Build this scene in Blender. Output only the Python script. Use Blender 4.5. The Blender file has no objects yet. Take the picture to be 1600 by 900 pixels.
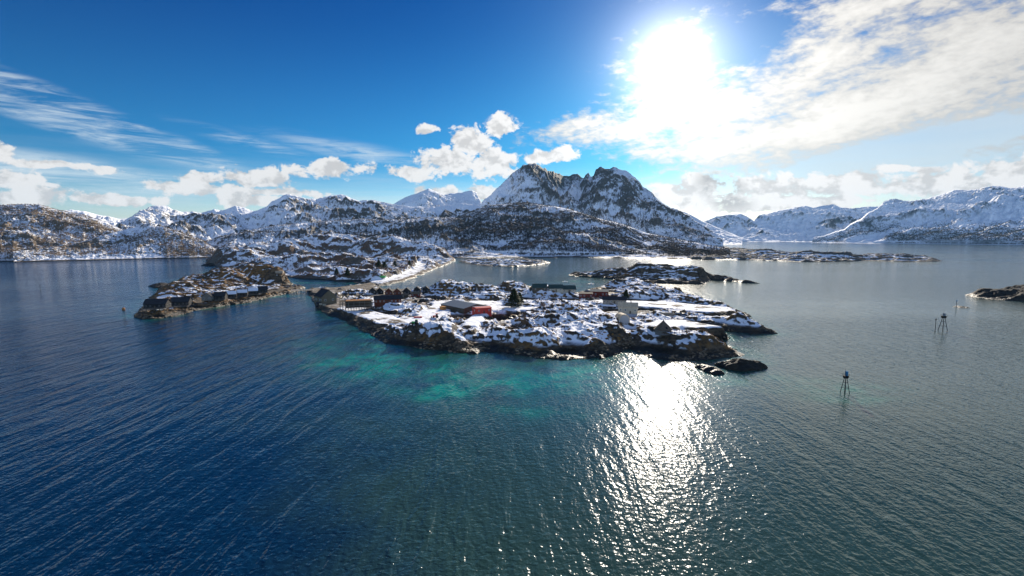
import bpy, math, random
import numpy as np
from math import radians, sin, cos, tan, atan2, asin, pi

random.seed(7)
sc = bpy.context.scene
C = sc.collection

# ------------------------------------------------------------------ camera
CAMH = 60.0
PITCH = radians(5.71)
FPX = 800.0
cam = bpy.data.cameras.new('camera')
cam.sensor_width = 36.0
cam.lens = 18.0
cam.clip_start = 1.0
cam.clip_end = 60000.0
camo = bpy.data.objects.new('camera', cam)
C.objects.link(camo)
camo.location = (0, 0, CAMH)
camo.rotation_euler = (radians(90) - PITCH, 0, 0)
sc.camera = camo
sc.view_settings.view_transform = 'Standard'
sc.view_settings.look = 'None'
sc.view_settings.gamma = 1.0
sc.view_settings.exposure = 1.05
sc.render.engine = 'CYCLES'
sc.cycles.max_bounces = 4
sc.cycles.diffuse_bounces = 2
sc.cycles.glossy_bounces = 2
sc.cycles.transmission_bounces = 2
sc.cycles.volume_bounces = 0
sc.cycles.sample_clamp_indirect = 4.0
sc.cycles.sample_clamp_direct = 2.2


def ray(px, py):
    cx = (px - 800.0) / FPX
    cy = (450.0 - py) / FPX
    return (cx, cos(PITCH) + cy * sin(PITCH), -sin(PITCH) + cy * cos(PITCH))


def azel(px, py):
    d = ray(px, py)
    return atan2(d[0], d[1]), math.atan2(d[2], math.hypot(d[0], d[1]))


def ground(px, py, z=0.0):
    d = ray(px, py)
    t = (z - CAMH) / d[2]
    return (d[0] * t, d[1] * t)


def azof(px):
    return azel(px, 390)[0]


# ------------------------------------------------------------------ world: sky and clouds
SUN_AZ, SUN_EL = azel(1050, 98)
SUN_DIR = (sin(SUN_AZ) * cos(SUN_EL), cos(SUN_AZ) * cos(SUN_EL), sin(SUN_EL))

world = bpy.data.worlds.new('World')
sc.world = world
world.use_nodes = True
wt = world.node_tree
wt.nodes.clear()


class NB:
    """small node-building helper"""
    def __init__(self, tree):
        self.t = tree

    def n(self, typ, ins=None, **attrs):
        nd = self.t.nodes.new(typ)
        for k, v in attrs.items():
            setattr(nd, k, v)
        if ins:
            for k, v in ins.items():
                sock = nd.inputs[k]
                if isinstance(v, bpy.types.NodeSocket):
                    self.t.links.new(v, sock)
                else:
                    sock.default_value = v
        return nd

    def m(self, op, a, b=0.0, c=None, clamp=False):
        nd = self.t.nodes.new('ShaderNodeMath')
        nd.operation = op
        nd.use_clamp = clamp
        for i, v in enumerate([a, b, c]):
            if v is None:
                continue
            if isinstance(v, bpy.types.NodeSocket):
                self.t.links.new(v, nd.inputs[i])
            else:
                nd.inputs[i].default_value = v
        return nd.outputs[0]

    def vm(self, op, a, b=None, out=0):
        nd = self.t.nodes.new('ShaderNodeVectorMath')
        nd.operation = op
        for i, v in enumerate([a, b]):
            if v is None:
                continue
            if isinstance(v, bpy.types.NodeSocket):
                self.t.links.new(v, nd.inputs[i])
            else:
                nd.inputs[i].default_value = v
        return nd.outputs[out]

    def ss(self, v, lo, hi, a=0.0, b=1.0, interp='SMOOTHSTEP'):
        nd = self.n('ShaderNodeMapRange', interpolation_type=interp)
        for k, x in zip(('Value', 'From Min', 'From Max', 'To Min', 'To Max'), (v, lo, hi, a, b)):
            if isinstance(x, bpy.types.NodeSocket):
                self.t.links.new(x, nd.inputs[k])
            else:
                nd.inputs[k].default_value = x
        return nd.outputs[0]

    def noise(self, vec, scale, detail=6.0, rough=0.55, dist=0.0, typ='FBM'):
        nd = self.n('ShaderNodeTexNoise', {'Vector': vec, 'Scale': scale, 'Detail': detail,
                                           'Roughness': rough, 'Distortion': dist})
        nd.noise_type = typ
        return nd.outputs['Fac']

    def mapping(self, vec, loc=(0, 0, 0), rot=(0, 0, 0), scale=(1, 1, 1), typ='POINT'):
        nd = self.n('ShaderNodeMapping', {'Vector': vec}, vector_type=typ)
        nd.inputs['Location'].default_value = loc
        nd.inputs['Rotation'].default_value = rot
        nd.inputs['Scale'].default_value = scale
        return nd.outputs[0]

    def mix(self, f, a, b):
        nd = self.t.nodes.new('ShaderNodeMix')
        nd.data_type = 'RGBA'
        for k, v in ((0, f), (6, a), (7, b)):
            if isinstance(v, bpy.types.NodeSocket):
                self.t.links.new(v, nd.inputs[k])
            else:
                nd.inputs[k].default_value = v if not isinstance(v, tuple) or len(v) == 4 else (*v, 1.0)
        return nd.outputs[2]


w = NB(wt)
tc = w.n('ShaderNodeTexCoord')
D = tc.outputs['Generated']
sky = w.n('ShaderNodeTexSky')
sky.sky_type = 'NISHITA'
sky.sun_disc = False
sky.sun_elevation = SUN_EL
sky.sun_rotation = SUN_AZ
sky.altitude = 60.0
sky.air_density = 1.0
sky.dust_density = 0.35
sky.ozone_density = 2.5
sep = w.n('ShaderNodeSeparateXYZ', {0: D})
dx, dy, dz = sep.outputs[0], sep.outputs[1], sep.outputs[2]
AZ = w.m('ARCTAN2', dx, dy)
EL = w.m('ARCSINE', w.m('MINIMUM', w.m('MAXIMUM', dz, -1.0), 1.0))
P = w.n('ShaderNodeCombineXYZ', {0: AZ, 1: EL, 2: 0.0}).outputs[0]
cosang = w.vm('DOT_PRODUCT', D, SUN_DIR, out=1)
ang = w.m('ARCCOSINE', w.m('MINIMUM', cosang, 1.0))          # angle from the sun

# warp so that masks have uneven outlines
warp = w.n('ShaderNodeTexNoise', {'Vector': P, 'Scale': 9.0, 'Detail': 4.0, 'Roughness': 0.6})
wv = w.vm('SUBTRACT', warp.outputs['Color'], (0.5, 0.5, 0.5))
wv = w.vm('MULTIPLY', wv, (0.05, 0.035, 0.0))
PW = w.vm('ADD', P, wv)


def ell(px, py, rx, ry, rot=0.0, src=None):
    """soft ellipse, 1 in the middle and 0 at the rim, in azimuth / elevation"""
    a, e = azel(px, py)
    a2, _ = azel(px + 1, py)
    _, e2 = azel(px, py - 1)
    sx, sy = (a2 - a) * rx, (e2 - e) * ry
    v = w.mapping(src or PW, loc=(a, e, 0), rot=(0, 0, radians(rot)), scale=(sx, sy, 1), typ='TEXTURE')
    l = w.vm('LENGTH', v, out=1)
    return w.m('SUBTRACT', 1.0, l)


def mx(*v):
    r = v[0]
    for k in v[1:]:
        r = w.m('MAXIMUM', r, k)
    return r


def rgb(r, g, b):
    return (r, g, b, 1.0)


# clear sky: deepen the blue (polarised look of the winter sky)
t1 = w.ss(EL, radians(0), radians(9), 0.0, 1.0, 'SMOOTHERSTEP')
t2 = w.ss(EL, radians(5), radians(26), 0.0, 1.0)
tint = w.mix(t1, (0.45, 0.53, 0.62, 1), (0.04, 0.25, 0.43, 1))
tint = w.mix(t2, tint, (0.0, 0.11, 0.31, 1))
tint = w.mix(w.m('MULTIPLY', w.ss(AZ, 0.15, 0.65), w.m('SUBTRACT', 1.0, t2)), tint, (0.34, 0.40, 0.47, 1))
tint = w.mix(w.ss(dy, 0.1, -0.3), tint, (0.42, 0.59, 0.84, 1))  # sky behind the camera kept brighter, as unseen fill for shaded slopes
base = w.vm('MULTIPLY', sky.outputs[0], tint)

# --- high thin cirrus, streaks on the left
pc = w.mapping(P, rot=(0, 0, radians(15)), scale=(2.6, 24.0, 1))
nc = w.noise(pc, 3.4, 9, 0.68, 0.5)
pc2 = w.mapping(P, rot=(0, 0, radians(14)), scale=(1.2, 9.0, 1))
nc2 = w.noise(pc2, 2.0, 5, 0.55, 0.2)
mc = mx(w.m('MULTIPLY', ell(70, 165, 330, 42, -17, P), 1.25), w.m('MULTIPLY', ell(210, 212, 230, 30, -16, P), 1.2),
        w.m('MULTIPLY', ell(390, 222, 150, 16, -12, P), 0.5), w.m('MULTIPLY', ell(560, 238, 200, 22, -8, P), 0.5),
        ell(100, 270, 330, 34, -6, P))
cir = w.m('MULTIPLY', w.ss(mc, 0.0, 0.55), w.ss(w.m('ADD', w.m('MULTIPLY', nc, 0.7), w.m('MULTIPLY', nc2, 0.5)), 0.50, 0.74), clamp=True)
cir = w.m('MULTIPLY', cir, 0.72)

# --- thin veil over the horizon
veil = w.m('MULTIPLY', w.ss(EL, radians(10), radians(0.5)), w.ss(w.noise(w.mapping(P, scale=(2, 22, 1)), 2.4, 6, 0.6), 0.35, 0.72))
veil = w.m('MAXIMUM', w.m('MULTIPLY', veil, 0.55), w.m('MULTIPLY', w.ss(ell(1440, 225, 480, 75, 6, P), 0.0, 0.7), w.ss(nc2, 0.2, 0.7, 0.3, 0.75)))

# --- small cumulus
ncu = w.noise(w.mapping(P, scale=(1, 1.25, 1)), 25.0, 10, 0.64, 0.25)
ncu_up = w.noise(w.mapping(P, loc=(0.006, 0.011, 0), scale=(1, 1.25, 1)), 26.0, 5, 0.55, 0.15)
mcu = mx(ell(780, 197, 42, 24), ell(735, 225, 48, 36), ell(700, 255, 70, 34), ell(770, 255, 60, 38), ell(640, 270, 44, 16),
         ell(845, 245, 38, 18), ell(877, 238, 30, 16), ell(665, 203, 26, 11), ell(512, 264, 88, 20), ell(405, 279, 70, 24), ell(310, 278, 60, 16),
         ell(290, 292, 110, 16), ell(430, 300, 120, 14), ell(395, 312, 90, 18))
mcu2 = mx(ell(690, 302, 60, 16), ell(755, 304, 40, 16), ell(-10, 240, 50, 26), ell(10, 285, 70, 28), ell(40, 308, 130, 24), ell(185, 312, 110, 14),
          ell(90, 262, 130, 10))
mcu3 = mx(ell(1085, 300, 95, 34), ell(1200, 300, 130, 32), ell(1330, 288, 180, 30), ell(1490, 285, 200, 34), ell(1590, 262, 120, 30), ell(1420, 262, 90, 10),
          ell(1240, 318, 170, 18))
mall = mx(mcu, mcu2, mcu3)
dcu = w.m('ADD', w.m('MULTIPLY', mall, 0.62), w.m('MULTIPLY', w.m('SUBTRACT', ncu, 0.5), 1.5))
cu = w.ss(dcu, 0.12, 0.30)
# --- soft altocumulus sheet in the upper right
ps = w.mapping(P, rot=(0, 0, radians(-22)), scale=(1.0, 2.2, 1))
ns = w.noise(ps, 13.0, 9, 0.60, 0.35)
ns2 = w.noise(ps, 46.0, 6, 0.6, 0.2)
ns3 = w.noise(ps, 5.0, 3, 0.5, 0.3)
msh = mx(w.m('MULTIPLY', ell(1360, 165, 440, 62, 15), 1.6), w.m('MULTIPLY', ell(1560, 70, 420, 120, 18), 1.25), w.m('MULTIPLY', ell(1120, 235, 210, 44, -4), 1.1), w.m('MULTIPLY', ell(1060, 150, 100, 110), 0.6), w.m('MULTIPLY', ell(1140, 175, 170, 70, 8), 1.1),
         ell(1000, 195, 190, 36, 6), w.m('MULTIPLY', ell(1380, 5, 330, 60, 8), 1.1), ell(1690, 120, 300, 90, 16), ell(915, 190, 90, 18, 10), ell(1280, 105, 240, 50, 16))
msh = w.m('SUBTRACT', msh, w.m('MULTIPLY', w.ss(ell(1180, 62, 105, 40, 10, P), -0.1, 0.6), 0.6))
msh = w.m('SUBTRACT', msh, w.m('MULTIPLY', w.ss(ell(1450, 222, 300, 24, 9, P), -0.1, 0.5), 0.6))
dsh = w.m('ADD', w.m('MULTIPLY', msh, 0.62), w.m('ADD', w.m('SUBTRACT', ns, 0.5), w.m('ADD', w.m('MULTIPLY', w.m('SUBTRACT', ns2, 0.5), 1.0), w.m('MULTIPLY', w.m('SUBTRACT', ns3, 0.5), 0.4))))
sh = w.ss(dsh, -0.08, 0.48)

# cloud brightness: forward scattering towards the sun, greyer thick bottoms
fwd = w.m('POWER', w.m('MAXIMUM', w.m('SUBTRACT', 1.0, w.m('DIVIDE', ang, 0.75)), 0.0), 2.0)
shade = w.ss(w.m('SUBTRACT', ncu, ncu_up), -0.12, 0.06, 0.76, 1.06)
dark3 = w.m('SUBTRACT', 1.0, w.m('MULTIPLY', w.m('MULTIPLY', w.ss(ell(1130, 298, 70, 34, -30), 0.0, 0.7), w.ss(ncu, 0.35, 0.6)), 0.5))
cubr = w.m('MULTIPLY', w.m('MULTIPLY', shade, dark3), w.m('ADD', 4.0, w.m('MULTIPLY', fwd, 1.8)))
cuc = w.vm('SCALE', (0.98, 0.965, 0.95)); 
vs = w.t.nodes.new('ShaderNodeVectorMath'); vs.operation = 'SCALE'; vs.inputs[0].default_value = (1.0, 0.98, 0.96); wt.links.new(cubr, vs.inputs['Scale'])
cucol = vs.outputs[0]
shbr = w.m('MULTIPLY', w.ss(dsh, 0.1, 0.9, 0.74, 1.08), w.m('ADD', 3.3, w.m('MULTIPLY', fwd, 4.0)))
vs = w.t.nodes.new('ShaderNodeVectorMath'); vs.operation = 'SCALE'; vs.inputs[0].default_value = (1.0, 0.96, 0.89); wt.links.new(shbr, vs.inputs['Scale'])
shcol = vs.outputs[0]

rear_fill = w.m('MULTIPLY', w.ss(dy, 0.05, -0.35), w.ss(w.noise(D, 1.8, 5, 0.55), 0.34, 0.62))  # unseen bright clouds behind the camera, added to fill the shaded slopes
rear_fill = w.m('MULTIPLY', rear_fill, w.ss(EL, radians(2), radians(14)))
col = w.mix(veil, base, (3.3, 3.7, 3.9))
col = w.mix(cir, col, (3.4, 3.9, 4.2))
col = w.mix(w.m('MULTIPLY', sh, 0.93), col, shcol)
col = w.mix(w.m('MULTIPLY', rear_fill, 0.4), col, (4.6, 5.2, 6.2))
col = w.mix(w.m('MULTIPLY', cu, 0.97), col, cucol)
# the sun itself behind thin ice cloud: bright core and aureole
def gau(width, amp):
    q = w.m('DIVIDE', ang, width)
    return w.m('MULTIPLY', w.m('EXPONENT', w.m('MULTIPLY', w.m('MULTIPLY', q, q), -1.0)), amp)




glow = w.m('ADD', gau(0.036, 8.0), w.m('ADD', gau(0.070, 4.6), w.m('ADD', gau(0.115, 1.8), gau(0.24, 0.35))))
vs = w.t.nodes.new('ShaderNodeVectorMath'); vs.operation = 'SCALE'; vs.inputs[0].default_value = (1.0, 0.96, 0.90); wt.links.new(glow, vs.inputs['Scale'])
col = w.vm('ADD', col, vs.outputs[0])
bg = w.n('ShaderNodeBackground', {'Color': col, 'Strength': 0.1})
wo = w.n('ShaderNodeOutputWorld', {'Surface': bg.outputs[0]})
world.cycles.sampling_method = 'MANUAL'
world.cycles.sample_map_resolution = 512

# ------------------------------------------------------------------ sun
sl = bpy.data.lights.new('sun', 'SUN')
sl.energy = 4.7
sl.angle = radians(0.5)
sl.color = (1.0, 0.90, 0.76)
so = bpy.data.objects.new('sun', sl)
C.objects.link(so)
so.rotation_euler = (radians(90) - SUN_EL, 0, pi - SUN_AZ)

# ------------------------------------------------------------------ numpy noise
_rs = np.random.RandomState(11)
PERM = _rs.permutation(256).astype(np.int32)
PERM = np.concatenate([PERM, PERM])
GA = _rs.rand(256) * 2 * np.pi
GX, GY = np.cos(GA), np.sin(GA)


def pn(x, y, seed=0):
    x = np.asarray(x, float) + seed * 17.31
    y = np.asarray(y, float) - seed * 9.77
    xi = np.floor(x).astype(np.int64)
    yi = np.floor(y).astype(np.int64)
    fx, fy = x - xi, y - yi
    xi &= 255
    yi &= 255
    u = fx * fx * fx * (fx * (fx * 6 - 15) + 10)
    v = fy * fy * fy * (fy * (fy * 6 - 15) + 10)

    def g(ix, iy, ox, oy):
        h = PERM[PERM[ix & 255] + (iy & 255)]
        return GX[h] * ox + GY[h] * oy
    a = g(xi, yi, fx, fy)
    b = g(xi + 1, yi, fx - 1, fy)
    c = g(xi, yi + 1, fx, fy - 1)
    d = g(xi + 1, yi + 1, fx - 1, fy - 1)
    return ((a + u * (b - a)) + v * ((c + u * (d - c)) - (a + u * (b - a)))) * 1.5


def fbm(x, y, wl, octv=5, seed=0, gain=0.5):
    s = 0
    a = 1.0
    f = 1.0 / wl
    for i in range(octv):
        s = s + a * pn(x * f, y * f, seed + i)
        a *= gain
        f *= 2.03
    return s


def ridged(x, y, wl, octv=5, seed=0, gain=0.5):
    s = 0
    a = 1.0
    f = 1.0 / wl
    pr = 1.0
    for i in range(octv):
        n = 1.0 - np.abs(pn(x * f, y * f, seed + i))
        n = n * n
        s = s + a * n * pr
        pr = np.clip(n, 0, 1)
        a *= gain
        f *= 2.07
    return s


def sstep(x, a, b):
    t = np.clip((x - a) / (b - a), 0, 1)
    return t * t * (3 - 2 * t)


def poly_sdf(x, y, poly):
    poly = np.asarray(poly, float)
    x = np.asarray(x, float)
    y = np.asarray(y, float)
    d2 = np.full(x.shape, 1e18)
    ins = np.zeros(x.shape, bool)
    n = len(poly)
    for i in range(n):
        x0, y0 = poly[i]
        x1, y1 = poly[(i + 1) % n]
        ex, ey = x1 - x0, y1 - y0
        L = ex * ex + ey * ey + 1e-9
        t = np.clip(((x - x0) * ex + (y - y0) * ey) / L, 0, 1)
        dx_, dy_ = x - (x0 + t * ex), y - (y0 + t * ey)
        np.minimum(d2, dx_ * dx_ + dy_ * dy_, out=d2)
        if y0 != y1:
            c = (y0 > y) != (y1 > y)
            ins ^= c & (x < (x1 - x0) * (y - y0) / (y1 - y0) + x0)
    d = np.sqrt(d2)
    return np.where(ins, d, -d)


def capsule(x, y, p0, p1, r0, r1):
    ex, ey = p1[0] - p0[0], p1[1] - p0[1]
    L = ex * ex + ey * ey + 1e-9
    t = np.clip(((x - p0[0]) * ex + (y - p0[1]) * ey) / L, 0, 1)
    d = np.hypot(x - (p0[0] + t * ex), y - (p0[1] + t * ey))
    return d / (r0 + (r1 - r0) * t), t


def G(pts):
    return [ground(px, py) for px, py in pts]


# ------------------------------------------------------------------ land shapes (traced waterlines, put on the sea plane)
ISLAND = G([(478, 452), (484, 462), (490, 472), (497, 484), (520, 495), (545, 503), (560, 513), (575, 522), (590, 531), (610, 538), (640, 542),
            (665, 546), (700, 548), (725, 551), (745, 548), (770, 551), (800, 554), (840, 559), (880, 563), (920, 561), (945, 558), (968, 553),
            (976, 546), (984, 545), (1000, 551), (1025, 561), (1050, 565), (1090, 564), (1130, 561), (1163, 555), (1140, 542), (1098, 531), (1128, 530), (1143, 533), (1136, 524),
            (1102, 516), (1140, 518), (1180, 523), (1213, 521), (1190, 510), (1160, 501), (1140, 496), (1155, 497), (1173, 494), (1150, 485),
            (1120, 478), (1080, 469), (1040, 458), (1005, 446), (985, 442), (970, 444), (955, 448), (935, 450), (918, 453), (905, 458), (897, 458), (885, 453),
            (860, 451), (840, 449), (820, 447), (800, 446), (780, 449), (760, 448), (740, 446), (720, 445), (700, 448), (680, 451), (660, 454),
            (640, 453), (605, 452), (590, 450), (588, 445), (575, 443), (565, 446), (545, 448), (520, 449), (500, 449)])
ISLET = G([(209, 494), (215, 498), (240, 499), (270, 495), (300, 487), (320, 483), (350, 478), (390, 473), (412, 466), (430, 463), (450, 459),
           (474, 453), (478, 449), (462, 449), (452, 450), (453, 444), (450, 438), (440, 428), (400, 421), (345, 420), (325, 424), (300, 433), (280, 438),
           (262, 445), (250, 452), (240, 462), (228, 475), (218, 487)])
PENIN = G([(322, 408), (326, 412), (345, 418), (380, 422), (420, 428), (450, 434), (480, 436), (510, 438), (545, 441), (568, 444), (590, 447.5), (605, 446), (625, 441),
           (650, 433), (675, 422), (700, 413), (712, 407), (705, 403), (690, 402), (640, 398), (560, 392), (480, 391), (400, 393), (345, 398), (328, 403)])
BACKIS = G([(888, 431), (910, 433), (936, 434), (960, 437), (990, 441), (1030, 443), (1070, 444), (1100, 444), (1108, 437), (1130, 439), (1160, 442), (1188, 443), (1150, 438),
            (1110, 433), (1095, 430), (1060, 427), (1000, 425), (960, 425), (935, 427), (905, 427), (890, 428)])
MIDIS = G([(715, 409), (735, 413), (760, 416), (800, 417), (840, 414), (860, 410), (850, 408), (800, 406), (760, 406), (730, 406)])
REEF = G([(1010, 402), (1060, 404), (1100, 406), (1150, 406), (1200, 407), (1250, 409), (1300, 409), (1350, 407.5), (1400, 408.5), (1450, 409), (1474, 408), (1460, 405),
          (1440, 404), (1400, 402), (1350, 401), (1330, 402), (1300, 401), (1250, 398), (1200, 393), (1150, 389), (1110, 387), (1050, 388)])
RROCK = G([(1508, 461), (1530, 466), (1560, 469), (1600, 471), (1680, 476), (1760, 478), (1740, 464), (1640, 458), (1600, 457), (1560, 458), (1525, 458)])
TIDE1 = G([(1118, 571), (1135, 577), (1155, 580), (1178, 580), (1199, 575), (1190, 569), (1165, 566), (1140, 567)])
TIDE2 = G([(1087, 574), (1100, 581), (1118, 586), (1132, 585), (1128, 580), (1110, 574), (1095, 570)])
TIDE3 = G([(928, 557), (934, 561), (944, 561), (948, 557), (938, 554)])
SKERL = G([(232, 447), (240, 450.5), (255, 450), (266, 447), (262, 443), (245, 444)])
SKERL2 = G([(314, 415), (322, 416.5), (336, 416), (340, 413.5), (325, 413)])
SKERR = G([(1489, 479), (1500, 481), (1516, 481.5), (1512, 479.5), (1496, 477.5)])
SKER4 = G([(722, 549), (732, 553), (748, 553), (752, 549), (738, 546)])
POLYS = [ISLAND, ISLET, PENIN, BACKIS, MIDIS, REEF, RROCK, TIDE1, TIDE2, TIDE3, SKERL, SKERL2, SKERR, SKER4]


def mnd(px, py, h, rx, px2=None, py2=None, h2=None, rx2=None):
    p0 = ground(px, py)
    p1 = ground(px2, py2) if px2 is not None else (p0[0] + 0.1, p0[1])
    return (p0, p1, h, h if h2 is None else h2, rx, rx if rx2 is None else rx2)


M_ISLAND = [
    mnd(850, 541, 4.5, 17, 925, 532, 7, 22), mnd(905, 518, 5, 34), mnd(770, 534, 4.5, 16, 830, 539, 5, 18), mnd(880, 500, 6, 26, 960, 515, 5, 20),
    mnd(1010, 540, 5.5, 14, 1105, 547, 4.5, 13), mnd(1045, 527, 3, 20),
    mnd(620, 522, 4.5, 12, 690, 536, 5, 14), mnd(590, 512, 3, 8, 560, 503, 2, 8),
    mnd(620, 487, 3, 16, 655, 492, 4.5, 18),
    mnd(700, 461, 10, 22, 738, 463, 9, 24), mnd(770, 468, 4, 20),
    mnd(800, 461, 9, 20), mnd(850, 466, 6, 22, 880, 468, 4, 20), mnd(850, 485, 3, 36),
    mnd(985, 452, 8.5, 22, 1055, 468, 5.5, 18), mnd(1060, 470, 5.5, 15, 1130, 486, 3.5, 10), mnd(1130, 487, 3.5, 9, 1168, 494, 1.2, 6),
    mnd(1095, 505, 3.5, 9, 1150, 513, 4.5, 11), mnd(1150, 513, 4.5, 9, 1205, 521, 1.2, 5), mnd(1085, 514, 2.5, 7, 1138, 531, 1, 5),
    mnd(1090, 488, 3.5, 12, 1140, 495, 3, 9), mnd(1000, 463, 4.5, 8, 1085, 478, 4, 7), mnd(1085, 484, 3.5, 5, 1150, 492, 3, 5), mnd(1060, 499, 3, 5, 1118, 508, 3, 6), mnd(880, 545, 4, 9, 940, 548, 4, 9), mnd(700, 541, 3, 8, 735, 543, 3, 8), mnd(1120, 550, 3.5, 8, 1150, 554, 1.5, 6), mnd(960, 463, 6, 10), mnd(985, 470, 5, 14, 1010, 470, 5, 14),
]
M_ISLET = [mnd(405, 444, 19, 17, 432, 445, 17, 17), mnd(360, 450, 12, 22), mnd(330, 455, 9, 20), mnd(295, 461, 7, 20), mnd(262, 470, 5, 14), mnd(350, 438, 12, 28),
           mnd(275, 455, 5, 16), mnd(395, 432, 13, 20)]
M_PEN = [mnd(350, 412, 24, 50), mnd(385, 414, 22, 50), mnd(400, 407, 25, 60), mnd(450, 405, 34, 80), mnd(500, 403, 40, 90), mnd(545, 402, 42, 90), mnd(600, 403, 40, 90),
         mnd(640, 404, 30, 80), mnd(670, 405, 17, 60), mnd(470, 420, 15, 45), mnd(520, 418, 15, 50), mnd(560, 424, 12, 40), mnd(600, 416, 13, 50), mnd(430, 421, 13, 40), mnd(640, 414, 10, 36)]
M_PEN = [(a_, b_, c_ * 1.22, d_ * 1.22, e_, f_) for a_, b_, c_, d_, e_, f_ in M_PEN]
M_BACK = [mnd(960, 431, 9, 26), mnd(1010, 434, 16, 34, 1025, 435, 15, 34), mnd(1075, 437, 14, 32), mnd(1052, 437, 9, 30)]
M_REEF = [mnd(1060, 397, 8, 60), mnd(1130, 398, 9, 60), mnd(1200, 399, 10, 60), mnd(1270, 404, 12, 55, 1310, 405, 11, 50), mnd(1380, 405, 10, 40, 1410, 405, 9, 40), mnd(1450, 407, 3, 20)]
M_RR = [mnd(1545, 463, 5, 14), mnd(1600, 465, 8, 22), mnd(1680, 468, 13, 45)]

FLATS = [  # polyline of places, half width, height, softness
    ([(492, 458), (530, 458), (562, 452)], 20, 2.9, 8), ([(505, 474), (545, 484)], 13, 2.9, 6), ([(562, 452), (582, 446), (600, 441)], 6, 2.8, 5),
    ([(545, 489), (580, 500), (612, 512), (645, 512), (672, 502), (690, 488), (700, 478)], 7, 4.4, 6),
    ([(582, 470), (640, 463)], 13, 3.0, 8), ([(575, 457), (672, 456)], 8, 2.6, 6), ([(715, 484), (745, 482)], 17, 4.5, 9), ([(750, 488), (770, 489)], 7, 4.5, 5),
    ([(770, 492), (850, 490), (880, 486)], 5, 4.6, 8),
    ([(920, 462), (950, 462)], 13, 2.4, 5), ([(945, 478), (985, 480)], 11, 4.2, 6), ([(1000, 482), (1045, 484), (1100, 490)], 16, 4.3, 8), ([(965, 496), (985, 500), (1010, 495)], 9, 3.4, 5),
    ([(1036, 524), (1060, 520), (1110, 530)], 8, 7.0, 6), ([(845, 454), (890, 456)], 7, 2.2, 4),
    ([(735, 520), (745, 505), (760, 497)], 3, 5.2, 5),
]
F_ISLET = [([(240, 488), (285, 482)], 9, 2.2, 4), ([(325, 475), (412, 460)], 9, 2.4, 4), ([(412, 462), (440, 456), (478, 450)], 5, 2.4, 3)]
F_PEN = [([(590, 443), (612, 440), (635, 433), (655, 422), (660, 414), (645, 409)], 7, 3.0, 8), ([(440, 431), (520, 433), (560, 436)], 10, 2.5, 10)]


def rockland(x, y, poly, mounds, flats, base_h=3.5, edge=6.0, rough=1.6, wl=16.0, seed=0, warp_amp=2.0, strike=0.6, ledge=2.4, sdfscale=1.0):
    """height of a glaciated rock islet at world x, y"""
    wx = x + warp_amp * fbm(x, y, 14 * sdfscale, 3, seed + 40)
    wy = y + warp_amp * fbm(x, y, 14 * sdfscale, 3, seed + 50)
    s = poly_sdf(wx, wy, poly)
    z = np.where(s > 0, base_h * (1 - np.exp(-np.maximum(s, 0) / edge)), np.maximum(s * 0.45, -5.0))
    inn = s > -3
    if not inn.any():
        return z, s, np.zeros_like(z)
    xi, yi, si = x[inn], y[inn], s[inn]
    sat = np.clip(si / (1.6 * edge), 0, 1)
    acc = np.zeros_like(xi)
    for p0, p1, h0, h1, r0, r1 in mounds:
        d, t = capsule(xi + 3 * pn(xi / 20, yi / 20, seed + 3), yi + 3 * pn(xi / 20, yi / 20, seed + 4), p0, p1, r0, r1)
        f = np.exp(-(d ** 2.6)) * 1.12 * (h0 + (h1 - h0) * t)
        acc += f ** 3
    acc = acc ** (1 / 3.0)
    # rock fabric runs along one strike direction
    u = xi * cos(strike) + yi * sin(strike)
    v = -xi * sin(strike) + yi * cos(strike)
    r = (ridged(u * 0.42, v, wl, 5, seed + 10, 0.5) - 1.0) * rough * 0.8 + fbm(xi, yi, wl * 1.6, 5, seed + 20, 0.5) * rough * 1.3
    kn = np.abs(fbm(u * 0.55, v, wl * 0.9, 4, seed + 24, 0.5))
    r = r + (0.45 - kn) * rough * 1.2
    zi = z[inn] + acc * (0.25 + 0.75 * sat) + r * (0.12 + 0.88 * sat)
    q = zi / ledge + 0.7 * fbm(xi, yi, 22, 2, seed + 30)
    fr = q - np.floor(q)
    led = (np.floor(q) + sstep(fr, 0.28, 0.72) - q) * ledge
    zi = zi + led * 0.28 * sat
    fw = np.zeros_like(xi)
    for pts, hw, zt, soft in flats:
        W = G(pts)
        dmin = np.full(xi.shape, 1e9)
        for a, b in zip(W[:-1], W[1:]):
            d, t = capsule(xi, yi, a, b, 1, 1)
            dmin = np.minimum(dmin, d)
        wgt = 1 - sstep(dmin, hw, hw + soft)
        wgt = wgt * sstep(si, 0.5, 4.0)
        zi = zi * (1 - wgt) + (zt + 0.12 * pn(xi / 5, yi / 5, 9)) * wgt
        fw = np.maximum(fw, wgt)
    zi = np.where(si > 0.6, np.maximum(zi, 0.35), zi)
    z = z.copy()
    z[inn] = zi
    flat = np.zeros_like(z)
    flat[inn] = fw
    return z, s, flat


def blend_far_ramp(z, s):
    return z


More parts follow.
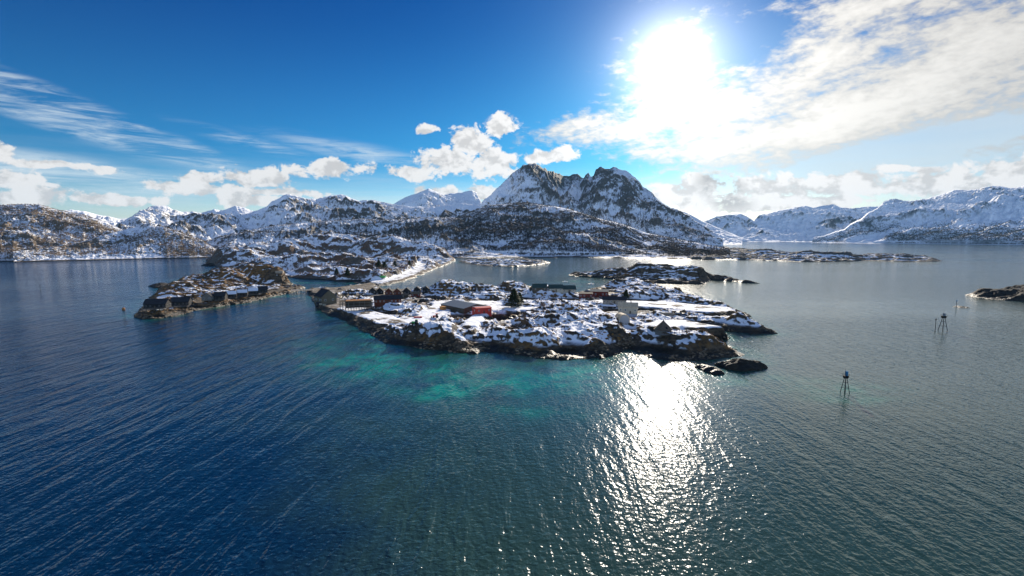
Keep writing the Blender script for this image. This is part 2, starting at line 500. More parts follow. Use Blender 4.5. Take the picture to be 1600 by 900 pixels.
LANDS = {
    'rocky_island': (ISLAND, lambda x, y: rockland(x, y, ISLAND, M_ISLAND, FLATS, 2.7, 9.0, 2.3, 21, 1, 2.2, -1.30, 3.0)),
    'cabin_islet': (ISLET, lambda x, y: rockland(x, y, ISLET, M_ISLET, F_ISLET, 3.0, 5.0, 1.9, 13, 5, 2.0, 0.5)),
    'wooded_peninsula': (PENIN, lambda x, y: rockland(x, y, PENIN, M_PEN, F_PEN, 5.0, 12.0, 5.5, 42, 9, 5.0, 0.35, 5.0, 3.0)),
    'outer_islet': (BACKIS, lambda x, y: rockland(x, y, BACKIS, M_BACK, [], 2.5, 5.0, 2.2, 18, 13, 2.0, -0.3)),
    'bay_islet': (MIDIS, lambda x, y: rockland(x, y, MIDIS, [mnd(760, 411, 5, 22), mnd(810, 411, 5, 26)], [], 3.0, 10.0, 2.5, 25, 17, 4.0, 0.2)),
    'long_reef': (REEF, lambda x, y: rockland(x, y, REEF, M_REEF, [], 3.5, 12.0, 4.0, 36, 21, 5.0, -0.3, 3.2, 2.0)),
    'headland': (RROCK, lambda x, y: rockland(x, y, RROCK, M_RR, [], 2.0, 6.0, 1.6, 18, 25, 2.0, 0.1)),
}


def make_grid(name, X, Y, Z, mask=None, attrs=None, mat=None, smooth=True):
    """X, Y, Z: 2-D arrays; mask: quad mask; one mesh"""
    nr, nc_ = X.shape
    idx = np.arange(nr * nc_).reshape(nr, nc_)
    q = np.stack([idx[:-1, :-1], idx[:-1, 1:], idx[1:, 1:], idx[1:, :-1]], -1)
    if mask is not None:
        q = q[mask]
    q = q.reshape(-1, 4)
    used = np.zeros(nr * nc_, bool)
    used[q.ravel()] = True
    remap = np.cumsum(used) - 1
    q = remap[q]
    co = np.stack([X.ravel(), Y.ravel(), Z.ravel()], -1)[used]
    me = bpy.data.meshes.new(name)
    me.vertices.add(len(co))
    me.vertices.foreach_set('co', co.astype(np.float32).ravel())
    me.loops.add(q.size)
    me.loops.foreach_set('vertex_index', q.astype(np.int32).ravel())
    me.polygons.add(len(q))
    me.polygons.foreach_set('loop_start', np.arange(0, q.size, 4, dtype=np.int32))
    me.polygons.foreach_set('loop_total', np.full(len(q), 4, np.int32))
    me.update(calc_edges=True)
    if smooth:
        me.polygons.foreach_set('use_smooth', np.ones(len(q), bool))
    for k, v in (attrs or {}).items():
        at = me.attributes.new(k, 'FLOAT', 'POINT')
        at.data.foreach_set('value', v.ravel()[used].astype(np.float32))
    o = bpy.data.objects.new(name, me)
    C.objects.link(o)
    if mat:
        me.materials.append(mat)
    return o


def grid_normals(X, Y, Z):
    P3 = np.stack([X, Y, Z], -1)
    a = np.gradient(P3, axis=0)
    b = np.gradient(P3, axis=1)
    n = np.cross(b, a)
    n /= np.linalg.norm(n, axis=-1, keepdims=True) + 1e-9
    n[n[..., 2] < 0] *= -1
    return n


def blur(A, k):
    for ax in (0, 1):
        c = np.cumsum(np.pad(A, [(k + 1, k) if i == ax else (0, 0) for i in (0, 1)], mode='edge'), axis=ax)
        if ax == 0:
            A = (c[2 * k + 1:] - c[:-2 * k - 1]) / (2 * k + 1)
        else:
            A = (c[:, 2 * k + 1:] - c[:, :-2 * k - 1]) / (2 * k + 1)
    return A


# ------------------------------------------------------------------ materials
def new_mat(name):
    m = bpy.data.materials.new(name)
    m.use_nodes = True
    m.node_tree.nodes.clear()
    return m, NB(m.node_tree)


def land_mat(name, s1=0.35, contrast=0.55, bump=0.6, rockA=(0.085, 0.075, 0.065), rockB=(0.20, 0.165, 0.125), vegc=(0.22, 0.125, 0.045), shore=1.5, snowc=(0.86, 0.88, 0.92), vert=1.0, weights=(1.0, 1.0, 1.0), soft=0.06):
    """snow, bare rock, heath and a dark tidal band; s1 = detail frequency per metre"""
    m, b = new_mat(name)
    g = b.n('ShaderNodeNewGeometry')
    pos = g.outputs['Position']
    pz = b.n('ShaderNodeSeparateXYZ', {0: pos}).outputs[2]
    a_s = b.n('ShaderNodeAttribute', attribute_name='snow').outputs['Fac']
    a_v = b.n('ShaderNodeAttribute', attribute_name='heath').outputs['Fac']
    pv = b.mapping(pos, scale=(1, 1, vert))
    n1 = b.noise(pv, s1, 6, 0.65, 0.4)
    n2 = b.noise(pv, s1 * 3.7, 6, 0.65, 0.3)
    n3 = b.noise(pos, s1 * 0.22, 4, 0.5)
    rk = b.noise(b.mapping(pos, rot=(0.3, 0.5, 0.4), scale=(1, 1, 2.2)), s1 * 1.6, 8, 0.68, 0.6)
    w1, w2, w3 = weights
    fs = b.m('ADD', a_s, b.m('ADD', b.m('MULTIPLY', b.m('SUBTRACT', n1, 0.5), contrast * 2.2 * w1), b.m('MULTIPLY', b.m('SUBTRACT', n2, 0.5), contrast * 1.6 * w2)))
    fs = b.m('ADD', fs, b.m('MULTIPLY', b.m('SUBTRACT', n3, 0.5), contrast * 1.2 * w3))
    snow = b.ss(fs, 0.5 - soft, 0.5 + soft)
    zz = b.m('ADD', pz, b.m('MULTIPLY', b.m('SUBTRACT', n1, 0.5), 2.2))
    tide = b.ss(zz, shore, shore * 0.55)
    snow = b.m('MULTIPLY', snow, b.m('SUBTRACT', 1.0, b.ss(zz, shore * 1.5, shore)))
    rock = b.mix(b.ss(rk, 0.36, 0.74), (*rockA, 1), (*rockB, 1))
    hv = b.m('MULTIPLY', b.ss(b.m('ADD', a_v, b.m('MULTIPLY', b.m('SUBTRACT', n3, 0.5), 1.2)), 0.45, 0.7), b.ss(n2, 0.35, 0.6))
    rock = b.mix(hv, rock, b.mix(n2, (vegc[0] * 0.5, vegc[1] * 0.5, vegc[2] * 0.5, 1), (*vegc, 1)))
    rock = b.mix(tide, rock, b.mix(b.ss(n1, 0.4, 0.65), (0.016, 0.014, 0.011, 1), (0.05, 0.036, 0.018, 1)))
    colr = b.mix(snow, rock, (*snowc, 1))
    rgh = b.ss(tide, 0, 1, 0.9, 0.55)
    hgt = b.m('ADD', b.m('MULTIPLY', b.m('ADD', rk, b.m('MULTIPLY', n2, 0.3)), b.m('SUBTRACT', 1.0, b.m('MULTIPLY', snow, 0.75))), b.m('MULTIPLY', snow, 0.25))
    bp = b.n('ShaderNodeBump', {'Strength': bump, 'Distance': 0.9 / s1 * 0.5, 'Height': hgt})
    pb = b.n('ShaderNodeBsdfPrincipled', {'Base Color': colr, 'Roughness': rgh, 'Normal': bp.outputs[0]})
    pb.inputs['Specular IOR Level'].default_value = 0.25
    b.n('ShaderNodeOutputMaterial', {'Surface': pb.outputs[0]})
    return m


MAT_ISL = land_mat('island_rock_and_snow', 0.13, 0.40, 1.0, shore=2.7, rockA=(0.040, 0.031, 0.023), rockB=(0.22, 0.16, 0.10), vegc=(0.32, 0.165, 0.05), weights=(1, 0.42, 0.9), soft=0.075)
MAT_PEN = land_mat('peninsula_rock_and_snow', 0.07, 0.50, 0.7, vegc=(0.16, 0.075, 0.035), weights=(0.8, 1.2, 0.6))
MAT_MTN = land_mat('mountain_rock_and_snow', 0.045, 0.55, 0.6, rockA=(0.048, 0.043, 0.040), rockB=(0.17, 0.14, 0.115), shore=2.0, vert=0.55, weights=(0.8, 1.05, 0.55), soft=0.17)
MAT_FAR = land_mat('far_mountain_snow', 0.014, 0.34, 0.35, rockA=(0.05, 0.055, 0.065), rockB=(0.12, 0.115, 0.115), shore=1.0, vert=0.5, weights=(0.6, 0.7, 1.0), soft=0.22)
MAT_BROWN = land_mat('birch_hill_snow', 0.07, 0.7, 0.6, rockA=(0.10, 0.078, 0.055), rockB=(0.26, 0.20, 0.14), vegc=(0.24, 0.15, 0.08), shore=2.0, weights=(0.6, 1.3, 0.8), soft=0.1)

MAT_HEAD = land_mat('dark_headland_rock', 0.13, 0.40, 0.8, shore=3.0, rockA=(0.02, 0.018, 0.015), rockB=(0.06, 0.048, 0.035), vegc=(0.10, 0.06, 0.03), weights=(1, 0.5, 0.9))

SHORE_LANDS = []


def build_land(name, label_kind, pxr, rr, ncol, dr, mat, snow_bias=0.0, heath_bias=0.3, blurk=6, curv=0.35, slope_lo=0.80, slope_hi=0.96, growth=0.0):
    poly, fn = LANDS[name]
    az = np.linspace(azof(pxr[0]), azof(pxr[1]), ncol)
    r = [rr[0]]
    while r[-1] < rr[1]:
        r.append(r[-1] + dr * (1 + growth * (r[-1] - rr[0]) / rr[0]))
    r = np.array(r)
    A, R = np.meshgrid(az, r)
    X, Y = R * np.sin(A), R * np.cos(A)
    # drop rows and columns that hold no land
    s0 = poly_sdf(X[::8, ::8], Y[::8, ::8], poly) > -14
    rows = np.where(s0.any(1))[0]
    cols = np.where(s0.any(0))[0]
    r0_, r1_ = max(rows[0] - 1, 0) * 8, min((rows[-1] + 2) * 8, len(r))
    c0_, c1_ = max(cols[0] - 1, 0) * 8, min((cols[-1] + 2) * 8, ncol)
    X, Y = X[r0_:r1_, c0_:c1_], Y[r0_:r1_, c0_:c1_]
    Z, S, F = fn(X, Y)
    n = grid_normals(X, Y, Z)
    cv = Z - blur(Z, blurk)
    nb = grid_normals(X, Y, blur(Z, 2))
    slope = 0.45 * sstep(n[..., 2], slope_lo, slope_hi) + 0.55 * sstep(nb[..., 2], slope_lo + 0.03, slope_hi + 0.01)
    snow = 0.22 + 0.50 * slope - curv * np.clip(cv, -1.2, 1.2) + 0.16 * fbm(X, Y, 60, 3, 70) + snow_bias - 0.62 * (1 - sstep(S + 6 * fbm(X, Y, 16, 4, 31), 2.0, 13.0 if dr < 1.2 else 11.0)) + 0.05 * sstep(S, 16, 40)
    F2 = F * sstep(F + 0.5 * fbm(X, Y, 9, 4, 61), 0.25, 0.75)
    snow = snow * (1 - F2) + F2 * (0.66 + 0.30 * fbm(X, Y, 16, 4, 62))
    heath = heath_bias + 0.35 * fbm(X, Y, 45, 3, 77) + 0.25 * np.clip(cv, -1, 1)
    heath *= (1 - F)
    quad = (np.maximum.reduce([Z[:-1, :-1], Z[1:, :-1], Z[:-1, 1:], Z[1:, 1:]]) > -2.0)
    o = make_grid(name, X, Y, Z, quad, {'snow': snow, 'heath': heath}, mat)
    o['kind'] = 'structure'
    return o, (X, Y, Z, S, F, n)


grids = {}
_, grids['rocky_island'] = build_land('rocky_island', None, (470, 1222), (238, 720), 1250, 0.62, MAT_ISL, 0.155, 0.42)
_, grids['cabin_islet'] = build_land('cabin_islet', None, (200, 485), (340, 900), 520, 0.8, MAT_ISL, 0.08, 0.55)
_, grids['wooded_peninsula'] = build_land('wooded_peninsula', None, (310, 720), (560, 2300), 700, 1.6, MAT_PEN, 0.0, 0.5, 5, 0.12, 0.72, 0.94, growth=1.0)
_, grids['outer_islet'] = build_land('outer_islet', None, (880, 1195), (560, 980), 520, 0.9, MAT_ISL, -0.06, 0.1)
build_land('bay_islet', None, (705, 870), (880, 1500), 240, 1.8, MAT_PEN, 0.0, 0.2)
_, grids['long_reef'] = build_land('long_reef', None, (1000, 1480), (1000, 2900), 700, 2.6, MAT_PEN, -0.10, 0.1, growth=0.7)
build_land('headland', None, (1500, 1760), (380, 720), 360, 1.0, MAT_HEAD, -0.45, 0.2)
for nm, poly, h, ht in (('tidal_rock', TIDE1, 3.4, 0), ('tidal_rock', TIDE2, 1.7, 0), ('tidal_rock', TIDE3, 1.2, 0), ('tidal_rock', SKERL, 2.6, 0), ('tidal_rock', SKERL2, 3.5, 0), ('tidal_rock', SKERR, 0.5, 0), ('tidal_rock', SKER4, 1.5, 0)):
    pa = np.array(poly)
    mnx, mxx = pa[:, 0].min() - 3, pa[:, 0].max() + 3
    mny, mxy = pa[:, 1].min() - 3, pa[:, 1].max() + 3
    X, Y = np.meshgrid(np.linspace(mnx, mxx, 90), np.linspace(mny, mxy, 70))
    s = poly_sdf(X + fbm(X, Y, 5, 3, 4), Y + fbm(X, Y, 5, 3, 5), poly)
    mxs = s.max()
    Z = np.where(s > 0, h * np.sqrt(np.clip(s / mxs, 0, 1)) * (1 + 0.45 * fbm(X * 0.5, Y, 4, 4, 8)) , s * 0.5)
    quad = np.maximum.reduce([Z[:-1, :-1], Z[1:, :-1], Z[:-1, 1:], Z[1:, 1:]]) > -0.8
    o = make_grid('tidal_rock', X, Y, Z, quad, {'snow': np.full(X.shape, -0.6), 'heath': np.full(X.shape, 0.2)}, MAT_HEAD)
    o['kind'] = 'structure'


# ------------------------------------------------------------------ mountains: ridge lines with real distance and slopes
def mountain(name, sil, ridge_d, foot_d, ncol, nrow, mat, seed, amp=0.20, wl=600.0, p=1.0, snow_bias=0.0, heath=0.0, jag=6.0, slope=(0.55, 0.85), back=1.4, curv=0.02, fine=1.0, blurk=5, bowls=(), faces=()):
    te = [(azel(x, y)[0], math.tan(azel(x, y)[1])) for x, y in sil]
    az = np.linspace(te[0][0], te[-1][0], ncol)
    T = np.interp(az, [a for a, _ in te], [t for _, t in te])
    Rr = np.interp(az, [azof(x) for x, _ in ridge_d], [d for _, d in ridge_d])
    Rf = np.interp(az, [azof(x) for x, _ in foot_d], [d for _, d in foot_d])
    Zr = np.maximum(CAMH + T * Rr, 0.5)
    xr, yr = Rr * np.sin(az), Rr * np.cos(az)
    Zr = Zr + fbm(xr, yr, 160, 5, seed + 90, 0.6) * jag * np.clip(Zr / 150, 0, 1)
    t = np.concatenate([np.linspace(-0.02, 1, nrow), 1 + np.linspace(0, 1, max(nrow // 6, 8))[1:]])
    TT, AA = np.meshgrid(t, az, indexing='ij')
    RF, RR_, ZR = Rf[None, :], Rr[None, :], Zr[None, :]
    front = RF + (RR_ - RF) * TT
    backd = RR_ + ZR * back * (TT - 1)
    R = np.where(TT <= 1, front, backd)
    X, Y = R * np.sin(AA), R * np.cos(AA)
    tt = np.clip(TT, 0, 1)
    # let spurs wander sideways
    wob = fbm(X, Y, wl * 1.3, 4, seed + 5) * wl * 0.35 * np.clip(4 * tt * (1 - tt), 0, 1)
    a2 = AA + wob / R
    ZR2 = np.interp(a2.ravel(), az, Zr).reshape(R.shape)
    prof = tt ** p
    env = np.clip(3.2 * tt * (1 - tt), 0, 1) ** 0.8
    rg = ridged(X, Y, wl, 7, seed, 0.52) - 1.15
    gul = ridged(AA * 4000, R * 0.18, wl * 0.25, 4, seed + 33, 0.5) - 1.0
    Z = ZR2 * prof + ZR2 * env * (amp * rg + amp * 0.28 * gul) + fine * fbm(X, Y, wl * 0.12, 5, seed + 60, 0.62) * wl * 0.022 * np.clip(6 * tt, 0, 1) * np.clip(12 * (1 - tt), 0.1, 1)
    for bpx, bw, bt, bwt, dep in bowls:
        Z = Z - dep * np.exp(-((AA - azof(bpx)) / (azof(bpx + bw) - azof(bpx))) ** 2 - ((TT - bt) / bwt) ** 2)
    # never rise above the skyline in front of it
    lim = CAMH + np.interp(az, az, (Zr - CAMH) / Rr)[None, :] * R
    marg = ZR * 0.10 * (1 - tt)
    Z = np.where(TT < 1, np.minimum(Z, lim - marg + 0.0 * R), Z)
    bz = ZR * (1 - np.clip(TT - 1, 0, 1)) + ZR * 0.1 * fbm(X, Y, wl * 0.5, 4, seed + 7) * np.clip(4 * (TT - 1) * (2 - TT), 0, 1)
    Z = np.where(TT > 1, bz, Z)
    Z = np.where(tt < 0.03, np.minimum(Z, tt / 0.03 * 6), np.maximum(Z, 1.5))
    Z = np.where(TT < 0, -2, Z)
    n = grid_normals(X, Y, Z)
    cvv = Z - blur(Z, blurk)
    sl_ = sstep(n[..., 2], *slope)
    snow = 0.34 + 0.36 * sl_ - curv * 0.4 * np.clip(cvv, -12, 12) + 0.12 * fbm(X, Y, wl * 0.7, 3, seed + 70) + snow_bias
    snow = snow - 0.22 * np.clip(rg + 0.1, -0.6, 0.8) + 0.20 * fbm(X, Y, wl * 1.6, 3, seed + 72)
    for bpx, bw, bt, bwt, dsn in faces:
        q = ((AA - azof(bpx)) / (azof(bpx + bw) - azof(bpx)) + 0.35 * fbm(X, Y, 150, 4, 3)) ** 2 + ((TT - bt) / bwt + 0.35 * fbm(X, Y, 150, 4, 6)) ** 2
        snow = snow + dsn * np.exp(-q * q)
    hth = heath + 0.3 * fbm(X, Y, wl * 0.5, 3, seed + 77)
    o = make_grid(name, X, Y, Z, None, {'snow': snow, 'heath': hth}, mat)
    o['kind'] = 'structure'
    return o, (X, Y, Z, TT, n)


mt = {}
# far left white fell, then brown birch hill and the low hill before it
mountain('far_fell', [(60, 340), (90, 330), (110, 327), (130, 331), (165, 337), (190, 342), (230, 335), (300, 345)], [(0, 5200), (400, 5200)], [(0, 3200), (400, 3200)],
         220, 50, MAT_FAR, 3, 0.12, 900, snow_bias=0.15)
_, mt['birch'] = mountain('birch_hill', [(-160, 330), (-60, 322), (0, 321), (30, 319), (62, 320), (85, 326), (108, 331), (130, 335), (150, 341), (170, 349), (190, 357), (225, 366), (270, 376), (330, 390)],
         [(-160, 2700), (60, 2500), (330, 2200)], [(-160, 1720), (100, 1760), (330, 1900)], 560, 170, MAT_BROWN, 8, 0.13, 320, 0.95, snow_bias=-0.05, heath=0.6, jag=3, slope=(0.72, 0.93), curv=0.05)
_, mt['lowhill'] = mountain('low_hill', [(20, 393), (70, 388), (110, 381), (140, 374), (170, 365), (200, 357), (232, 353), (255, 354), (275, 361), (290, 368), (305, 371), (318, 377), (335, 388), (360, 395)],
         [(20, 1800), (200, 2100), (360, 1900)], [(20, 1690), (360, 1720)], 420, 110, MAT_BROWN, 14, 0.18, 200, 0.9, snow_bias=0.04, heath=0.5, jag=2, slope=(0.72, 0.93), curv=0.06)
# the jagged range left of the middle
_, mt['range'] = mountain('snowy_range', [(165, 368), (182, 352), (200, 341), (222, 328), (240, 320), (252, 322), (262, 323), (270, 329), (284, 331), (300, 330), (318, 334), (335, 327), (350, 326), (368, 321), (380, 325), (398, 329), (418, 323),
          (432, 312), (441, 306), (452, 303), (462, 306), (476, 311), (494, 312), (507, 306), (520, 304), (533, 302), (546, 308), (562, 314), (582, 311), (600, 316), (620, 321), (650, 324), (690, 322), (730, 318), (760, 326), (800, 335), (840, 345)],
         [(165, 3000), (240, 3600), (350, 3900), (455, 3700), (535, 3900), (700, 3400), (840, 3200)], [(165, 1900), (330, 1900), (600, 2050), (840, 2100)], 900, 260, MAT_MTN, 21, 0.24, 420, 1.05, snow_bias=0.01, jag=10, curv=0.03)
# lower hump rows in front of the range
_, mt['hump'] = mountain('wooded_hill', [(300, 385), (340, 372), (380, 362), (430, 352), (470, 348), (520, 345), (560, 342), (600, 344), (640, 342), (680, 338), (715, 341), (745, 352), (780, 362), (800, 356), (830, 350), (850, 360), (870, 380)],
         [(300, 2300), (500, 2500), (870, 2300)], [(300, 1750), (600, 1700), (700, 1500), (870, 1480)], 760, 150, MAT_MTN, 28, 0.26, 260, 0.85, snow_bias=-0.05, heath=0.3, jag=4, curv=0.05)
_, mt['forest'] = mountain('forest_ridge', [(690, 352), (720, 338), (745, 327), (765, 321), (790, 319), (815, 317), (840, 319), (865, 322), (890, 328), (930, 340), (960, 347), (985, 355), (1010, 364), (1050, 372), (1110, 384), (1140, 390)],
         [(690, 2700), (830, 2700), (1000, 2400), (1140, 2000)], [(690, 1600), (860, 1520), (1000, 1560), (1140, 1560)], 720, 170, MAT_MTN, 35, 0.14, 260, 0.72, snow_bias=-0.02, heath=0.25, jag=2.5, curv=0.04)
# small white peaks between
mountain('snow_peak', [(560, 340), (600, 326), (620, 316), (635, 308), (650, 303), (662, 297), (670, 294), (680, 299), (692, 304), (712, 302), (728, 299), (738, 298), (745, 301), (752, 316), (775, 330)],
         [(560, 6200), (670, 6000), (775, 6400)], [(560, 4000), (775, 4000)], 320, 110, MAT_FAR, 42, 0.2, 800, 1.1, snow_bias=0.10, jag=6, curv=0.012)
# the great mountain
_, mt['great'] = mountain('great_mountain', [(700, 350), (725, 337), (745, 326), (758, 312), (770, 300), (780, 290), (790, 281), (800, 271), (808, 265), (816, 257), (826, 254), (834, 255), (842, 259), (852, 264), (860, 268), (872, 270), (882, 273), (896, 272),
          (902, 271), (908, 276), (912, 279), (916, 272), (920, 269), (923, 274), (928, 272), (931, 265), (938, 262), (950, 264), (960, 262), (968, 266), (978, 269), (988, 275), (998, 283), (1008, 290), (1018, 300), (1024, 309),
          (1036, 317), (1050, 324), (1064, 329), (1078, 338), (1092, 348), (1106, 357), (1118, 364), (1130, 374)],
         [(700, 3600), (825, 4100), (845, 4250), (880, 4900), (905, 4900), (935, 4450), (975, 4350), (1024, 4100), (1130, 3300)], [(700, 2300), (900, 2100), (1000, 2200), (1130, 2300)],
         900, 300, MAT_MTN, 49, 0.20, 520, 1.25, snow_bias=0.02, jag=14, slope=(0.50, 0.80), curv=0.03,
         bowls=[(883, 26, 0.80, 0.12, 110), (1000, 12, 0.75, 0.2, 40)], faces=[(880, 30, 0.97, 0.055, -0.45), (885, 24, 0.80, 0.10, 0.45), (978, 9, 0.62, 0.13, -0.32), (940, 14, 0.96, 0.08, -0.35), (1010, 16, 0.8, 0.2, -0.2), (835, 14, 0.93, 0.1, -0.25), (905, 50, 0.5, 0.12, 0.2)])
mountain('snow_shoulder', [(1040, 330), (1055, 327), (1070, 331), (1085, 338), (1100, 346), (1115, 353), (1135, 361), (1160, 372)], [(1040, 5600), (1160, 5600)], [(1040, 4200), (1160, 4500)],
         160, 60, MAT_FAR, 53, 0.12, 600, snow_bias=0.1, jag=3)
# far side of the fjord
mountain('far_range', [(1085, 352), (1100, 345), (1120, 338), (1140, 335), (1158, 334), (1166, 337), (1178, 345), (1186, 336), (1210, 331), (1240, 324), (1258, 322), (1270, 324), (1288, 321), (1302, 319), (1312, 324), (1330, 325), (1350, 323), (1375, 322), (1420, 330), (1500, 345)],
         [(1085, 9000), (1500, 9000)], [(1085, 6900), (1500, 6900)], 420, 130, MAT_FAR, 60, 0.26, 900, 1.0, snow_bias=0.16, jag=7, curv=0.010)
_, mt['right'] = mountain('fjord_mountain', [(1270, 371), (1288, 368), (1300, 364), (1320, 357), (1331, 349), (1347, 341), (1356, 332), (1371, 324), (1380, 316), (1396, 310), (1410, 313), (1430, 313), (1448, 310), (1470, 304), (1490, 298), (1515, 297), (1530, 295), (1550, 291), (1575, 292), (1600, 290), (1650, 286), (1720, 292), (1800, 300)],
         [(1270, 6400), (1396, 7600), (1800, 7600)], [(1270, 6000), (1396, 5600), (1800, 4800)], 620, 200, MAT_FAR, 66, 0.17, 1000, 0.85, snow_bias=0.14, jag=12, curv=0.010)

# mainland shore strip between the foot of the hills and the bay
STRIP = G([(-260, 401), (0, 400.5), (60, 400), (140, 398.5), (230, 397.5), (320, 398), (345, 396), (480, 392), (690, 402), (720, 403), (745, 404), (780, 402.5), (830, 401.5), (900, 402), (960, 403), (1010, 404), (1060, 404.5), (1110, 404), (1140, 397), (1150, 390), (1130, 384), (1090, 381), (900, 384), (500, 384), (0, 384), (-260, 384)])
LANDS['shore'] = (STRIP, lambda x, y: rockland(x, y, STRIP, [mnd(955, 400, 9, 40, 985, 400, 8, 30), mnd(1060, 398, 6, 50), mnd(700, 399, 6, 40)], [], 5.0, 25.0, 3.5, 50, 81, 6.0, 0.1, 3.5, 3.0))
_, grids['shore'] = build_land('shore', None, (-260, 1155), (1200, 3400), 1150, 4.0, MAT_PEN, 0.12, 0.25, growth=0.5)

# ------------------------------------------------------------------ water
rw = np.concatenate([np.linspace(20, 60, 8), 60 * (12000 / 60.0) ** np.linspace(0.01, 1, 620)])
aw = np.linspace(radians(-70), radians(70), 1100)
AW, RW = np.meshgrid(aw, rw)
XW, YW = RW * np.sin(AW), RW * np.cos(AW)


def blob(px, py, rx, ry, rot=0):
    x0, y0 = ground(px, py)
    c_, s_ = cos(radians(rot)), sin(radians(rot))
    u = ((XW - x0) * c_ + (YW - y0) * s_) / rx
    v = (-(XW - x0) * s_ + (YW - y0) * c_) / ry
    return np.exp(-(u * u + v * v))


nz = fbm(XW, YW, 22, 4, 5)
dist_shore = np.full(XW.shape, -1e9)
near = (RW < 1600)
for pl in (ISLAND, ISLET, PENIN, BACKIS, TIDE1, TIDE2):
    sdv = poly_sdf(XW[near], YW[near], pl)
    dist_shore[near] = np.maximum(dist_shore[near], sdv)
shoal = 0.55 * np.exp(dist_shore / 7.0)
for a in [(585, 560, 30, 24, 0, 1.0), (530, 535, 22, 22, 0, .6), (690, 608, 16, 12, 0, 1.0), (640, 575, 30, 18, 0, .75), (760, 590, 34, 16, 0, .6), (860, 600, 30, 18, 0, .75), (900, 580, 16, 16, 0, .8), (830, 640, 26, 10, 0, .4),
          (440, 463, 14, 12, 0, 1.0), (400, 474, 20, 8, 0, .5), (500, 442, 60, 12, 0, 1.1), (900, 440, 30, 25, 0, .9), (880, 447, 30, 14, 0, .7), (1250, 600, 26, 12, 0, .35), (1330, 625, 14, 5, 0, .5), (1350, 610, 14, 8, 0, .3), (720, 409, 25, 60, 0, .8), (735, 418, 20, 20, 0, .5),
          (1130, 600, 14, 8, 0, .3)]:
    shoal = shoal + a[5] * blob(*a[:5])
shoal = np.clip(shoal * (0.85 + 0.9 * nz), 0, 1)
# where the light airs differ: broad calm patches
calm = np.clip(0.5 + 0.7 * fbm(XW * 0.35, YW, 240, 4, 91), 0, 1)
calm += 1.0 * blob(60, 445, 55, 70) + 0.6 * blob(240, 415, 60, 120)
mw, b = new_mat('sea_water')
g = b.n('ShaderNodeNewGeometry')
pos = g.outputs['Position']
sp = b.n('ShaderNodeSeparateXYZ', {0: pos})
a_sh = b.n('ShaderNodeAttribute', attribute_name='shoal').outputs['Fac']
a_cm = b.n('ShaderNodeAttribute', attribute_name='calm').outputs['Fac']
a_rt = b.n('ShaderNodeAttribute', attribute_name='east').outputs['Fac']
# two wave trains
pA = b.mapping(pos, rot=(0, 0, radians(20)), scale=(1 / 5.6, 1 / 27.0, 1))
wA = b.noise(pA, 1.0, 3, 0.5, 0.5)
pA2 = b.mapping(pos, rot=(0, 0, radians(28)), scale=(1 / 2.1, 1 / 9.0, 1))
wA2 = b.noise(pA2, 1.0, 2, 0.55, 0.3)
pB = b.mapping(pos, rot=(0, 0, radians(-47)), scale=(1 / 4.6, 1 / 26.0, 1))
wB = b.noise(pB, 1.0, 3, 0.5, 0.5)
pB2 = b.mapping(pos, rot=(0, 0, radians(-30)), scale=(1 / 1.7, 1 / 3.6, 1))
wB2 = b.noise(pB2, 1.0, 2, 0.5, 0.5)
rip = b.noise(pos, 0.75, 2, 0.5, 0.3)
hA = b.m('ADD', b.m('MULTIPLY', wA, b.ss(b.noise(pos, 0.012, 3, 0.5), 0.3, 0.7, 1.7, 3.3)), b.m('MULTIPLY', wA2, 0.60))
hB = b.m('ADD', b.m('MULTIPLY', wB, 1.0), b.m('MULTIPLY', wB2, 0.55))
hh = b.m('ADD', b.m('ADD', b.m('MULTIPLY', hA, b.m('SUBTRACT', 1.0, a_rt)), b.m('MULTIPLY', hB, b.m('ADD', 0.15, b.m('MULTIPLY', a_rt, 0.85)))), b.m('MULTIPLY', rip, 0.42))
bst = b.m('MULTIPLY', b.ss(a_cm, 0.3, 1.3, 0.85, 0.35), b.m('SUBTRACT', 1.0, b.m('MULTIPLY', a_rt, 0.45)))
bp = b.n('ShaderNodeBump', {'Strength': bst, 'Distance': 1.0, 'Height': hh})
a_gr = b.n('ShaderNodeAttribute', attribute_name='greenness').outputs['Fac']
deep = b.mix(a_gr, (0.0012, 0.018, 0.050, 1), (0.022, 0.052, 0.044, 1))
shal = b.mix(b.ss(b.noise(pos, 0.09, 5, 0.6), 0.35, 0.65), (0.0, 0.08, 0.070, 1), (0.003, 0.23, 0.145, 1))
a_sh2 = b.m('MULTIPLY', a_sh, b.ss(b.noise(pos, 0.05, 7, 0.65, 0.5), 0.32, 0.62, 0.4, 1.05), clamp=True)
wc = b.mix(a_sh2, deep, shal)
pb = b.n('ShaderNodeBsdfPrincipled', {'Base Color': wc, 'Roughness': 0.08, 'IOR': 1.333, 'Normal': bp.outputs[0]})
b.n('ShaderNodeOutputMaterial', {'Surface': pb.outputs[0]})
east = np.clip(sstep(np.degrees(AW), -12, 14), 0, 1)
sea = make_grid('sea', XW, YW, np.zeros_like(XW), None, {'shoal': shoal, 'calm': calm, 'east': east, 'greenness': sstep(np.degrees(AW) + 6 * nz, -34, -4)}, mw)
sea['kind'] = 'structure'

# ------------------------------------------------------------------ air

